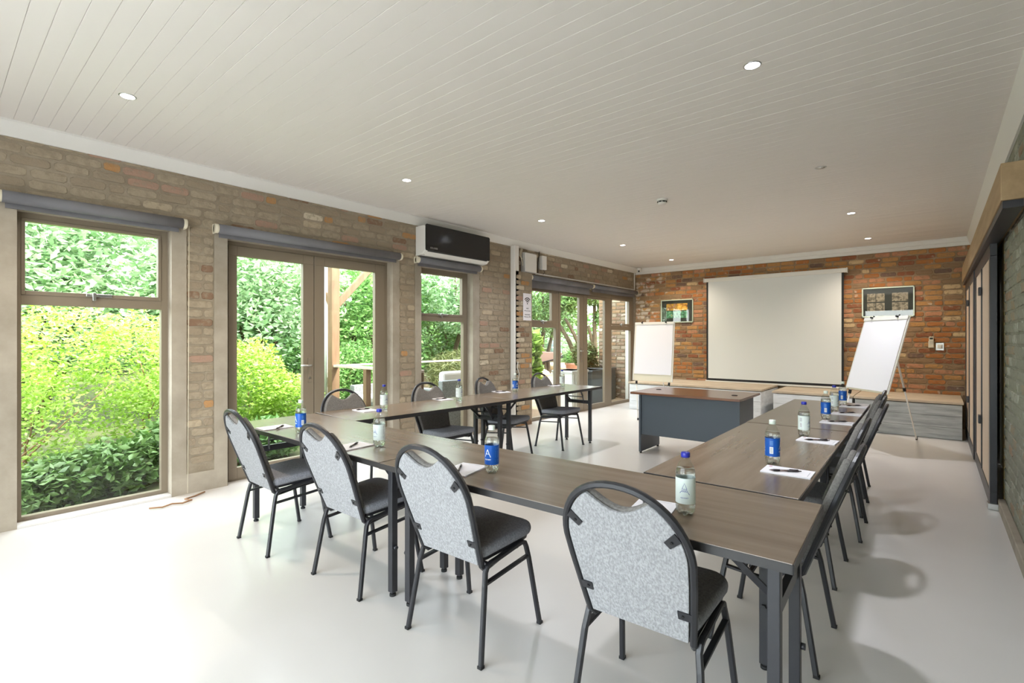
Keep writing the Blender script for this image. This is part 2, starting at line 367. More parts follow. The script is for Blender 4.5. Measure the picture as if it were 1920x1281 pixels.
def brick_wall(parent, s0, s1, z0, z1, origin, rz, holes, mats, wts, p, seed, nparts, vis):
    r = random.Random(seed); out = []
    ch, bl, jt = 0.0845, 0.216, 0.019
    M = Matrix.Translation(origin) @ Matrix.Rotation(rz, 4, 'Z')
    nc = int((z1 - z0) / ch) + 1
    for c in range(nc):
        zc = z0 + c * ch + ch / 2
        if zc + 0.03 > z1: break
        x = s0 - (0.117 if c % 2 else 0.0) + r.uniform(-0.015, 0.015)
        while x < s1:
            L = bl + r.uniform(-0.006, 0.006)
            if r.random() < 0.10: L = 0.105
            a, b = max(x, s0 + 0.004), min(x + L, s1 - 0.004)
            segs = [(a, b)]
            for h0, h1, k0, k1 in holes:
                if zc + 0.032 > k0 and zc - 0.032 < k1:
                    ns = []
                    for u, v in segs:
                        if h1 <= u or h0 >= v: ns.append((u, v))
                        else:
                            if u < h0 - 0.006: ns.append((u, h0 - 0.006))
                            if v > h1 + 0.006: ns.append((h1 + 0.006, v))
                    segs = ns
            for u, v in segs:
                if v - u > 0.045:
                    out.append(((u + v) / 2, zc + r.uniform(-.002, .002), v - u, r.choices(range(len(mats)), wts)[0], r.randrange(5), r.uniform(-.008, .008)))
            x += L + jt
    # largest in view first
    def size(t):
        q = M @ Vector((t[0], 0, t[1])); d = q - EYE; dep = d.dot(FWD)
        if dep < 0.3 or abs(d.dot(RGT) / dep) > 1.03 or abs(d.z / dep) > 0.70: return 0
        nrm = (M.to_3x3() @ Vector((0, -1, 0)))
        return vis(q) * t[2] * abs(d.normalized().dot(nrm)) / (dep * dep)
    out.sort(key=size, reverse=True)
    rest = MB()
    for i, (sx, zc, L, mi, var, tilt) in enumerate(out):
        mb, me = brick_me(L, p, var, mi, mats)
        if i < nparts:
            o = bpy.data.objects.new('brick', me); C.objects.link(o); o.parent = parent
            o.location = M @ Vector((sx, 0, zc)); o.rotation_euler = (0, tilt, rz)
        else:
            T = M @ Matrix.Translation((sx, 0, zc)) @ Matrix.Rotation(tilt, 4, 'Y')
            rest.add([T @ Vector(q) for q in mb.v], mb.f, mi)
    if rest.v:
        o = ob('brick_remainder', rest, mats, parent, fix=False); o['kind'] = 'stuff'
def bmat(name, c, mort, k=0.5, bloom=0):
    m = mat(name, c, 0.9, spec=0.2, col2=mort, scale=22, detail=6, lo=k, hi=k + 0.22, bump=0.5, bscale=60, coords='World')
    if bloom: lime_bloom(m)
    return m
mL = srgb(150, 137, 118)
BL = [bmat('brick_mortar_washed', srgb(165, 151, 130), mL, .43), bmat('brick_drab', srgb(154, 139, 119), mL, .43), bmat('brick_buff', srgb(180, 164, 140), mL, .5),
      bmat('brick_orange_tan', srgb(178, 136, 92), mL, .5), bmat('brick_dull_pink', srgb(168, 138, 120), mL, .5), bmat('brick_brown', srgb(134, 108, 88), mL, .48), bmat('brick_pale', srgb(200, 188, 166), mL, .5)]
brick_wall(wall_l, YF, YB, 0.0, 2.98, Vector((XL, 0, 0)), R(90),
           [(0.2, 1.541, 0, 2.44), (1.541, 1.77, 0, 0.19), (1.77, 3.904, 0, 2.44), (4.159, 5.362, 0, 2.44), (6.07, 10.46, 0, 2.40)], BL, [44, 26, 9, 3, 6, 4, 2], 0.006, 11, 290,
           lambda q: 0.5 if q.z > 2.9 else 1)
brick_wall(bpy.data.objects['brick_pier'], 6.11, 6.51, 0.0, 2.50, Vector((XL + 0.10, 0, 0)), R(90), [], BL, [20, 16, 10, 14, 8, 8, 4], 0.006, 5, 90, lambda q: 1)
mB = srgb(146, 120, 92)
BB = [bmat('brick_burnt_orange', srgb(176, 116, 70), mB, .52, 1), bmat('brick_ochre', srgb(184, 138, 88), mB, .52, 1), bmat('brick_red_brown', srgb(146, 94, 68), mB, .51, 1), bmat('brick_purple_grey', srgb(120, 98, 86), mB, .52, 1),
      bmat('brick_salmon', srgb(188, 136, 104), mB, .51, 1), bmat('brick_dusty', srgb(150, 122, 94), mB, .45), bmat('brick_cream', srgb(206, 178, 138), mB, .52)]
brick_wall(wall_b, XL, XR, 0.0, 2.96, Vector((0, YB, 0)), 0.0, [(-3.55, -1.25, 0, 2.6), (XL, XR, 0, 0.5)], BB, [28, 22, 13, 6, 12, 20, 4], 0.008, 23, 300, lambda q: 1)
mR = srgb(138, 138, 124)
BR = [bmat('brick_limewashed', srgb(142, 142, 128), mR, .36), bmat('brick_lime_tan', srgb(152, 138, 116), mR, .42), bmat('brick_lime_pale', srgb(168, 168, 155), mR, .42), bmat('brick_lime_rust', srgb(150, 124, 102), mR, .42)]
brick_wall(wall_r, -5.79, 1.5, 0.10, 2.85, Vector((XR, 0, 0)), R(-90), [], BR, [60, 12, 9, 7], 0.006, 31, 300, lambda q: 1)

# cornices and skirtings
struct('trim_1', MB().prism([(XL, 2.90), (XL + 0.02, 2.90), (XL + 0.11, 2.985), (XL + 0.11, ZC + .005), (XL, ZC + .005)], lambda a, b, d: (a, d, b), (YF, YB)), M_white)
struct('trim_2', MB().prism([(YB, 2.87), (YB - 0.03, 2.87), (YB - 0.03, 2.925), (YB - 0.045, 2.93), (YB - 0.06, 2.98), (YB - 0.06, ZC + .005), (YB, ZC + .005)], lambda a, b, d: (d, a, b), (XL, XR)), M_white)
struct('trim_3', MB().prism([(XR, 2.83), (XR - 0.015, 2.83), (XR - 0.07, 2.985), (XR - 0.07, ZC + .005), (XR, ZC + .005)], lambda a, b, d: (a, d, b), (YF, YB)), M_white)
struct('baseboard_right', MB().box(XR - 0.045, XR, YF, 5.78, 0, 0.085), M_plaster, bevel=0.006)

# ------------------------------------------------------------------ windows and doors in the window wall
def holed(mb, x0, x1, y0, y1, z0, z1, holes):
    ys = sorted({y0, y1, *[h[0] for h in holes], *[h[1] for h in holes]}); zs = sorted({z0, z1, *[h[2] for h in holes], *[h[3] for h in holes]})
    for a, b in zip(ys, ys[1:]):
        run = None
        for c, d in zip(zs, zs[1:]):
            inside = any(h[0] - 1e-6 <= a and b <= h[1] + 1e-6 and h[2] - 1e-6 <= c and d <= h[3] + 1e-6 for h in holes)
            if a < y0 - 1e-6 or b > y1 + 1e-6 or c < z0 - 1e-6 or d > z1 + 1e-6: inside = True
            if not inside: mb.box(x0, x1, a, b, c, d)
    return mb
def pane(parent, x, y0, y1, z0, z1):
    return ob('pane', MB().box(x - 0.003, x + 0.003, y0 - 0.008, y1 + 0.008, z0 - 0.008, z1 + 0.008), M_glass, parent)
def casement_handle(parent, x, y, z):
    ob('handle', MB().box(x, x + 0.012, y - 0.05, y + 0.12, z - 0.012, z + 0.012).box(x + 0.01, x + 0.03, y - 0.012, y + 0.012, z - 0.045, z + 0.02).box(x + 0.012, x + 0.028, y, y + 0.11, z + 0.002, z + 0.012), M_chrome, parent, bevel=0.003)
XF = -5.30
def side_window(name, y0, y1, fixed, sash, z_s):
    o = struct(name, holed(MB(), XF - 0.06, XF, y0, y1, 0.0, 2.38, [fixed, (sash[0] - 0.022, sash[1] + 0.022, sash[2] - 0.03, sash[3] + 0.022)]), M_frame, bevel=0.003)
    ob('sash_frame', holed(MB(), XF - 0.05, XF + 0.008, sash[0] - 0.024, sash[1] + 0.024, sash[2] - 0.032, sash[3] + 0.024, [sash]), M_frame, o, bevel=0.003)
    pane(o, XF - 0.035, *fixed); pane(o, XF - 0.025, *sash)
    casement_handle(o, XF + 0.008, (sash[0] + sash[1]) / 2 - 0.02, sash[2] - 0.012)
    return o
w1 = side_window('window_1', 0.443, 1.425, (0.476, 1.376, 0.053, 1.674), (0.497, 1.35, 1.782, 2.312), 1.7)
w2 = side_window('window_2', 4.257, 5.22, (4.30, 5.138, 0.053, 1.66), (4.32, 5.105, 1.763, 2.303), 1.7)
ob('window_board', MB().box(XF, XL + 0.012, 0.443, 1.425, -0.01, 0.022), M_floor, w1, bevel=0.004)
ob('window_board', MB().box(XF, XL + 0.012, 4.257, 5.22, -0.01, 0.022), M_floor, w2, bevel=0.004)

d1 = struct('door_1', holed(MB(), XF - 0.07, XF - 0.005, 1.886, 3.80, 0.0, 2.38, [(1.93, 3.765, 0.02, 2.34)]), M_frame, bevel=0.003)
for k, (a, b, g0, g1) in enumerate(((1.932, 2.816, 2.012, 2.692), (2.822, 3.763, 2.943, 3.616))):
    lf = ob('door_leaf', holed(MB(), XF - 0.05, XF + 0.004, a, b, 0.02, 2.338, [(g0, g1, 0.13, 2.238)]), M_frame, d1, bevel=0.003)
    pane(lf, XF - 0.025, g0, g1, 0.13, 2.238)
    if k == 0:
        ob('lock_plate', MB().box(XF + 0.004, XF + 0.01, 2.745, 2.785, 0.93, 1.20), M_frame, lf, bevel=0.002)
        ob('handle', MB().tube([(XF + 0.004, 2.765, 1.12), (XF + 0.05, 2.765, 1.12), (XF + 0.055, 2.75, 1.12), (XF + 0.055, 2.64, 1.12)], 0.009), M_chrome, lf)
        ob('keyhole', MB().tube([(XF + 0.01, 2.765, 0.98), (XF + 0.016, 2.765, 0.98)], 0.011), M_chrome, lf)
XD = -5.25
d2 = struct('door_2', holed(MB(), XD - 0.06, XD, 6.60, 10.46, 0.0, 2.40,
     [(6.685, 7.415, 0.06, 1.615), (6.67, 7.32, 1.70, 2.27), (7.50, 9.22, 0.03, 2.27), (9.455, 10.33, 0.06, 1.605), (9.445, 10.27, 1.70, 2.28)]), M_frame, bevel=0.003)
for sa in ((6.704, 7.278, 1.738, 2.238), (9.463, 10.238, 1.745, 2.25)):
    ob('sash_frame', holed(MB(), XD - 0.05, XD + 0.008, sa[0] - 0.034, sa[1] + 0.042, sa[2] - 0.04, sa[3] + 0.034, [sa]), M_frame, d2, bevel=0.003)
    pane(d2, XD - 0.02, *sa); casement_handle(d2, XD + 0.008, (sa[0] + sa[1]) / 2, sa[2] - 0.016)
pane(d2, XD - 0.03, 6.685, 7.415, 0.06, 1.615); pane(d2, XD - 0.03, 9.455, 10.33, 0.06, 1.605)
for k, (a, b, g0, g1) in enumerate(((7.502, 8.335, 7.56, 8.19), (8.345, 9.218, 8.48, 9.165))):
    lf = ob('door_leaf', holed(MB(), XD - 0.05, XD + 0.006, a, b, 0.03, 2.268, [(g0, g1, 0.10, 2.215)]), M_frame, d2, bevel=0.003)
    pane(lf, XD - 0.025, g0, g1, 0.10, 2.215)
    if k == 0:
        ob('handle', MB().box(XD + 0.006, XD + 0.012, 8.25, 8.28, 0.96, 1.25).tube([(XD + 0.01, 8.265, 1.18), (XD + 0.05, 8.265, 1.18), (XD + 0.052, 8.16, 1.18)], 0.009), M_chrome, lf)

# roller blinds
def blind(label, y0, y1, z, r=0.045, x=-5.135, drop=0.0):
    t = thing('roller_blind', label, 'blind', (x, (y0 + y1) / 2, z), 0, 'roller blinds on the window wall')
    h = (y1 - y0) / 2
    ob('roll', MB().tube([(0, -h + 0.03, 0), (0, h - 0.03, 0)], r, 20), M_blind, t)
    for sgn in (-1, 1):
        ob('end_bracket', MB().tube([(0, sgn * (h - 0.03), 0), (0, sgn * h, 0)], r * 0.98, 16).box(-0.07, -0.01, min(sgn * h, sgn * (h - 0.012)), max(sgn * h, sgn * (h - 0.012)), -r, r), M_cream, t, bevel=0.003)
    ob('bottom_bar', MB().box(-0.045, -0.032, -h + 0.05, h - 0.05, -r - 0.03 - drop, -r + 0.02), M_blind, t)
    return t
blind('long grey roller blind rolled up above the tall two-pane window', 0.33, 1.525, 2.445)
blind('long grey roller blind rolled up above the french doors', 1.755, 3.89, 2.448)
blind('short grey roller blind rolled up under the black air conditioner', 4.14, 5.34, 2.445, 0.043)
b4 = blind('grey roller blind above the folding doors, the one starting by the wifi sign', 6.53, 8.50, 2.44, 0.045, -5.145, 0.09)
b5 = blind('grey roller blind above the folding doors, the one in the room corner', 8.52, 10.44, 2.45, 0.042, -5.145, 0.03)
cord = tag(ob('blind_cord', MB().tube([(-5.135, 1.545, 2.43), (-5.145, 1.543, 1.2), (-5.14, 1.535, 0.02)], 0.0025, 6), M_cream), 'thin pale pull cord hanging from the blind beside the tall window to the floor', 'cord')
tag(ob('cable_scrap', MB().tube([(-4.95, 1.20, 0.012), (-4.90, 1.28, 0.012), (-4.94, 1.36, 0.012), (-4.88, 1.42, 0.015), (-4.92, 1.50, 0.014), (-4.99, 1.47, 0.014), (-5.03, 1.56, 0.012), (-5.10, 1.66, 0.012)], 0.007, 6), M_twig),
    'loose brown strap lying on the white floor below the brick pier', 'strap')

# sliding doors, track cover and jamb on the right wall
pel = struct('trim_4', MB().box(0.30, XR, 4.20, 9.90, 2.245, 2.47), M_tan, bevel=0.004)
ob('track', MB().box(0.31, 0.40, 4.22, 9.88, 2.20, 2.246), M_black, pel)
def slider(name, x, y0, y1, mids):
    th = 0.045; sw = 0.11
    o = struct(name, holed(MB(), x, x + th, y0, y1, 0.02, 2.21, [(y0 + sw, y1 - sw, 0.14, 2.10)]), M_black, bevel=0.003)
    ys = [y0 + sw] + mids + [y1 - sw]
    for a, b in zip(ys, ys[1:]):
        ob('panel', MB().box(x + 0.008, x + th - 0.008, a + 0.012, b - 0.012, 0.14, 2.10), M_pink, o)
    for m in mids:
        ob('mullion', MB().box(x - 0.002, x + th, m - 0.02, m + 0.02, 0.14, 2.10), M_black, o)
        for z in (0.62, 1.88):
            ob('hinge', MB().box(x - 0.022, x, m - 0.05, m + 0.05, z - 0.04, z + 0.04), M_black, o, bevel=0.004)
    return o
s1 = slider('door_3', 0.345, 5.72, 7.78, [6.75])
s2 = slider('door_4', 0.335, 7.82, 9.86, [8.85])
ob('floor_guide', MB().box(0.33, 0.42, 5.70, 5.80, 0.0, 0.05), M_chrome, s1, bevel=0.003)
struct('trim_5', MB().box(XR - 0.005, XR + 0.06, 5.80, 5.95, 0, 2.30), M_jamb, bevel=0.003)

# rear glazed opening behind the camera
w3 = struct('window_3', MB().box(-3.9, -0.05, YF - 0.12, YF - 0.06, 2.44, 2.5).box(-3.9, -0.05, YF - 0.12, YF - 0.06, 0, 0.05).box(-3.9, -3.85, YF - 0.12, YF - 0.06, 0, 2.5).box(-0.10, -0.05, YF - 0.12, YF - 0.06, 0, 2.5).box(-2.03, -1.97, YF - 0.12, YF - 0.06, 0, 2.5), M_frame)
for a, b in ((-3.85, -2.03), (-1.97, -0.10)):
    ob('pane', MB().box(a - 0.005, b + 0.005, YF - 0.093, YF - 0.087, 0.045, 2.445), M_glass, w3)
# ------------------------------------------------------------------ folding tables
def make_table(L, loc, rz, label):
    D = 0.66; t = thing('folding_table', label, 'table', (loc[0], loc[1], 0), rz, 'folding tables set in a horseshoe')
    h, d = L / 2, D / 2
    ob('tabletop', MB().box(-h + .003, h - .003, -d + .003, d - .003, 0.744, 0.770), M_table, t, bevel=0.002)
    ob('edge_band', MB().box(-h, h, -d, -d + .004, 0.740, 0.768).box(-h, h, d - .004, d, 0.740, 0.768).box(-h, -h + .004, -d, d, 0.740, 0.768).box(h - .004, h, -d, d, 0.740, 0.768), M_edge, t)
    for s in (-1, 1): ob('rail', MB().box(-h + .03, h - .03, s * .2025 - .0125, s * .2025 + .0125, 0.715, 0.744), M_steel, t)
    for sx in (-1, 1):
        x = sx * (h - 0.075)
        for sy in (-1, 1):
            y = sy * 0.188
            lg = ob('leg', MB().box(x - .019, x + .019, y - .019, y + .019, 0.022, 0.742), M_steel, t, bevel=0.003)
            ob('glide', MB().lathe([(.012, .012), (.018, .012), (.018, 0), (.0001, 0)], 12, c=(x, y, 0)).box(x - .006, x + .006, y - .006, y + .006, .01, .03), M_rub, lg)
            ob('bolt', MB().tube([(x + sx * .019, y, .27), (x + sx * .034, y, .27)], 0.012, 6), M_steel, lg); ob('bolt', MB().tube([(x, y - .019, .72), (x, y - .03, .72)], 0.012, 6), M_steel, lg)
            ob('brace', MB().sq([(x - sx * .02, sy * .10, .555), (x - sx * .10, sy * .135, .64), (x - sx * .20, sy * .155, .735)], .024, .008, up=(0, 1, 0)), M_steel, t)
        ob('crossbar', MB().box(x - .012, x + .012, -.17, .17, 0.53, 0.575), M_steel, t); ob('brace_bar', MB().box(x - sx * .085 - .006, x - sx * .085 + .006, -.13, .13, 0.622, 0.634), M_steel, t)
    return t
make_table(1.89, (-3.145, 1.853), R(0.1), 'folding table of the front row whose top mirrors the tall window')
make_table(1.89, (-1.262, 1.886), R(2.2), 'folding table of the front row ending at the sliding-door row, black braced legs showing')
make_table(1.86, (-0.763, 3.182), R(91.2), 'folding table of the sliding-door row butted against the front row')
make_table(1.89, (-0.803, 5.075), R(90.9), 'folding table at the open end of the sliding-door row, by the leaning flip chart')
make_table(1.85, (-3.752, 3.115), R(87.5), 'folding table of the window-side row in front of the french doors')
make_table(1.88, (-3.748, 4.98), R(91), 'folding table at the open end of the window-side row, by the folding doors')

# ------------------------------------------------------------------ banquet chairs
CH_B, CH_U = Vector((0, -0.150, 0.375)), Vector((0, -0.204, 0.560)).normalized()
CH_N = Vector((0, CH_U.z, -CH_U.y))           # towards the sitter
def lean(a, h, d): return CH_B + Vector((a, 0, 0)) + CH_U * h + CH_N * d
def hoop_half(inset=0.0):
    """right half of the back outline, from the bottom up to the crown (a, h)"""
    pts = [(0.190 - inset, 0.03 + inset * 0.3), (0.205 - inset, 0.16), (0.217 - inset, 0.27), (0.224 - inset, 0.36)]
    for i in range(1, 13):
        a = PI / 2 * i / 12
        pts.append(((0.224 - inset) * math.cos(a) ** 0.92 if i < 12 else 0.0, 0.36 + (0.240 - inset) * math.sin(a)))
    return pts
def panel_outline(inset):
    hp = hoop_half(inset)
    W, dep = 0.108, 0.085                        # hand hole scooped out below the arch
    side = [p for p in hp if p[0] > W - 0.004]
    top = side[-1]; crown = hp[-1][1]
    sc_pts = []
    for i in range(0, 11):
        t = i / 10; a = top[0] * (1 - t)
        sc_pts.append((a, top[1] - (top[1] - (crown - dep)) * math.sin(t * PI / 2) ** 1.1))
    right = side + sc_pts[1:]
    return right + [(-a, h) for a, h in reversed(right[:-1])]
def make_chair():
    t = thing('banquet_chair', 'x', 'chair')
    path = []
    hp = hoop_half()
    half = [lean(a, h, 0) for a, h in hp]
    low = [Vector((0.172, 0.15, 0.408)), Vector((0.176, 0.0, 0.396)), Vector((0.181, -0.09, 0.384)), Vector((0.185, -0.135, 0.380))]
    right = low + half
    path = right + [Vector((-p.x, p.y, p.z)) for p in reversed(right[:-1])]
    ob('back_frame', MB().sq(path, 0.023, 0.023, up=(0, 1, 0), ch=0.5), M_black, t, smooth=False)
    fr = lambda a, b, d: lean(a, b, d)
    bp = ob('rear_panel', MB().prism(panel_outline(0.014), fr, (-0.008, 0.004)), M_panel, t, bevel=0.003)
    ob('back_pad', MB().prism(panel_outline(0.014), fr, (0.004, 0.040)), M_back, t, bevel=0.014, seg=3)
    for a, h in ((0.196, 0.375), (0.196, 0.15)):
        for s in (-1, 1):
            aa = a if h > .3 else a - 0.006
            tb = MB().prism([(s * (aa - 0.035), h - 0.016), (s * (aa + 0.014), h - 0.016), (s * (aa + 0.014), h + 0.016), (s * (aa - 0.035), h + 0.016)] if h < .3 else
                            [(s * (aa - 0.052), h + 0.056), (s * (aa - 0.034), h + 0.036), (s * (aa + 0.006), h + 0.070), (s * (aa - 0.014), h + 0.098)], fr, (-0.012, -0.008))
            b = ob('bracket', tb, M_black, t)
            cx, chh = (s * (aa - 0.018), h) if h < .3 else (s * (aa - 0.026), h + 0.062)
            p = lean(cx, chh, -0.012); q = lean(cx, chh, -0.016)
            ob('screw', MB().tube([p, q], 0.005, 8), M_rub, b)
    sm = MB(); seat_pts = []
    for cx, cy, r0, a0 in ((0.145, 0.145, 0.075, 0), (-0.145, 0.145, 0.075, 90), (-0.165, -0.125, 0.04, 180), (0.165, -0.125, 0.04, 270)):
        for i in range(6):
            a = R(a0 + 90 * i / 5); seat_pts.append((cx + r0 * math.cos(a), cy + r0 * math.sin(a)))
    sm.prism(seat_pts, lambda a, b, d: Vector((a, b, 0.432 + d + 0.02 * (b + 0.16) / 0.38)), (0, 0.052))
    ob('seat', sm, M_seat, t, bevel=0.022, seg=4, smooth=True)
    ob('seat_base', MB().prism([(a * 0.93, b * 0.93) for a, b in seat_pts], lambda a, b, d: Vector((a, b, 0.418 + d + 0.02 * (b + 0.16) / 0.38)), (0, 0.016)), M_black, t)
    for q, z in ((0.10, 0.408), (-0.10, 0.385)): ob('cross_rail', MB().sq([(-0.19, q, z), (0.19, q, z)], 0.02), M_black, t)
    for s in (-1, 1):
        x0, x1 = s * 0.238, s * 0.205
        rear = [(x0, -0.218, 0.0), (x1 + s * .008, -0.165, 0.32), (x1, -0.152, 0.375), (x1, -0.140, 0.397), (x1, -0.115, 0.407), (x1, -0.08, 0.409)]
        front = [(x0, 0.218, 0.0), (x1 + s * .008, 0.160, 0.34), (x1, 0.150, 0.395), (x1, 0.138, 0.418), (x1, 0.112, 0.428), (x1, 0.08, 0.426)]
        for pth in (rear, front):
            lg = ob('leg', MB().sq(pth, 0.022, 0.022, up=(1, 0, 0), ch=0.4), M_black, t)
            f = pth[0]; ob('foot_cap', MB().box(f[0] - .0115, f[0] + .0115, f[1] - .0115, f[1] + .0115, 0.0, 0.012), M_rub, lg)
        ob('side_rail', MB().sq([(x1, -0.08, 0.409), (x1, 0.08, 0.426)], 0.022, up=(1, 0, 0), ch=0.4), M_black, t)
        ob('stretcher', MB().sq([(x1 + s * .006, -0.158, 0.330), (x1 + s * .006, 0.158, 0.352)], 0.012, 0.022, up=(1, 0, 0)), M_black, t)
    return t
chair0 = make_chair(); first = [True]
def chair(x, y, rz, label, group):
    if first[0]:
        first[0] = False; chair0.location = (x, y, 0); chair0.rotation_euler = (0, 0, R(rz)); tag(chair0, label, None, group); return chair0
    return dup(chair0, (x, y, 0), R(rz), label, group)
G1, G2, G3 = 'chairs along the front row', 'chairs along the window-side row', 'chairs along the sliding-door row'
chair(-3.520, 1.655, -1, 'banquet chair seen from behind, first of the front row counted from the tall window', G1)
chair(-2.608, 1.732, 1, 'banquet chair seen from behind, second of the front row counted from the tall window', G1)
chair(-1.728, 1.750, 2, 'banquet chair seen from behind, front row, beside the paired table legs at the joint', G1)
chair(-0.805, 1.790, 3, 'banquet chair with big speckled pale back panel, last of the front row from the window', G1)
chair(-3.860, 2.500, -90, 'banquet chair tucked behind the window-side row, before the french doors', G2)
chair(-3.830, 3.480, -90, 'banquet chair behind the window-side row, before the narrow window with cushions outside', G2)
chair(-3.845, 4.440, -78, 'banquet chair turned slightly, behind the window-side row, beside the white downpipe', G2)
chair(-3.800, 5.450, -90, 'banquet chair at the open end of the window-side row, before the folding doors', G2)
chair(-0.595, 2.640, 90, 'banquet chair seen edge-on, first of the sliding-door row counted from the front row', G3)
chair(-0.650, 3.550, 90, 'banquet chair seen edge-on, second of the sliding-door row counted from the front row', G3)
chair(-0.618, 4.430, 91, 'banquet chair seen edge-on, middle one of the five along the sliding-door row', G3)
chair(-0.662, 5.020, 90, 'banquet chair seen edge-on, fourth of the sliding-door row counted from the front row', G3)
chair(-0.700, 5.600, 90, 'banquet chair seen edge-on, end of the sliding-door row by the leaning flip chart', G3)

# ------------------------------------------------------------------ presenter desk
dk = thing('presenter_desk', 'slate grey desk with reddish brown top and modesty panel facing the tables', 'desk', (-2.215, 6.02, 0), R(0.9))
ob('desktop', MB().box(-0.63, 0.63, -0.44, 0.42, 0.742, 0.768), M_desktop, dk, bevel=0.003)
for x in (-0.575, 0.575):
    ob('side_panel', MB().box(x - 0.0125, x + 0.0125, -0.29, 0.28, 0.02, 0.742), M_desk, dk, bevel=0.001)
    for y in (-0.26, 0.25): ob('foot', MB().lathe([(.015, 0), (.015, .02)], 10, c=(x, y, 0)), M_rub, dk)
    ob('cable_grommet', MB().lathe([(.032, .768), (.032, .772), (.026, .772), (.024, .769), (.0001, .769)], 20, c=(x * 0.82, -0.06 + 0.1 * (x < 0), 0)), M_rub, dk)
ob('modesty_panel', MB().box(-0.5625, 0.5625, -0.27, -0.252, 0.235, 0.742), M_desk, dk)

# ------------------------------------------------------------------ projection screen
ps = thing('projection_screen', 'large white pull-down projection screen with black borders on the brick wall', 'screen', (-2.395, YB - 0.09, 0), 0)
ob('case', MB().box(-1.22, 1.22, -0.045, 0.05, 2.572, 2.65), M_white, ps, bevel=0.012, seg=3)
for s in (-1, 1): ob('end_cap', MB().box(min(s * 1.22, s * 1.235), max(s * 1.22, s * 1.235), -0.05, 0.052, 2.566, 2.656), M_white, ps, bevel=0.005)
ob('screen_fabric', MB().box(-1.145, 1.145, -0.022, -0.020, 0.615, 2.58), M_screen, ps)
for s in (-1, 1): ob('side_border', MB().box(min(s * 1.145, s * 1.18), max(s * 1.145, s * 1.18), -0.0225, -0.0205, 0.57, 2.58), M_rub, ps)
ob('bottom_border', MB().box(-1.145, 1.145, -0.0225, -0.0205, 0.57, 0.615), M_rub, ps)
ob('weight_bar', MB().box(-1.20, 1.20, -0.034, -0.008, 0.538, 0.572), M_white, ps, bevel=0.005)
ob('pull_handle', MB().tube([(0.0 + .012 * math.cos(a), -0.03, 0.525 + .014 * math.sin(a)) for a in [2 * PI * i / 10 for i in range(10)]], 0.003, 6, closed=True), M_chrome, ps)

# ------------------------------------------------------------------ low benches along the back wall
def bench(label, x0, x1, y0, zt, mfront, ends=True):
    t = thing('storage_bench', label, 'bench', ((x0 + x1) / 2, (y0 + YB) / 2, 0)); cx = (x0 + x1) / 2; cy = (y0 + YB) / 2
    a, b, f, bk = x0 - cx, x1 - cx, y0 - cy, YB - 0.015 - cy
    ob('carcass', MB().box(a + .02, b - .02, f + .03, bk, 0.0, zt - .05), M_dark_bin, t)
    hh = (zt - .045) / 3
    for i in range(3):
        ob('front_plank', MB().box(a, b, f + .008 + (.003 if i == 1 else 0), f + .03, 0.005 + i * hh, 0.002 + (i + 1) * hh), mfront, t, bevel=0.003)
    for s, e in ((a, 'l'), (b, 'r')):
        ob('end_board', MB().box(min(s, s + .02 * (1 if e == 'l' else -1)), max(s, s + .02 * (1 if e == 'l' else -1)), f + .031, bk, 0.002, zt - .045), mfront, t, bevel=0.002)
    n = 4; wd = (bk - f) / n
    for i in range(n):
        ob('top_plank', MB().box(a - .015, b + .015, f - .012 + i * wd, f - .016 + (i + 1) * wd, zt - .032 + .002 * (i % 2), zt + .002 * (i % 2)), M_bench_t, t, bevel=0.003)
    return t
bench('white washed low plank bench behind the desk and the upright flip chart', -4.72, -2.27, 9.22, 0.55, M_bench_w)
bench('white washed low plank bench under the projection screen, in the middle of three', -2.10, -0.985, 9.32, 0.53, M_bench_w)
bench('weathered grey plank bench behind the leaning flip chart', -0.945, 0.285, 9.28, 0.53, M_bench_g)

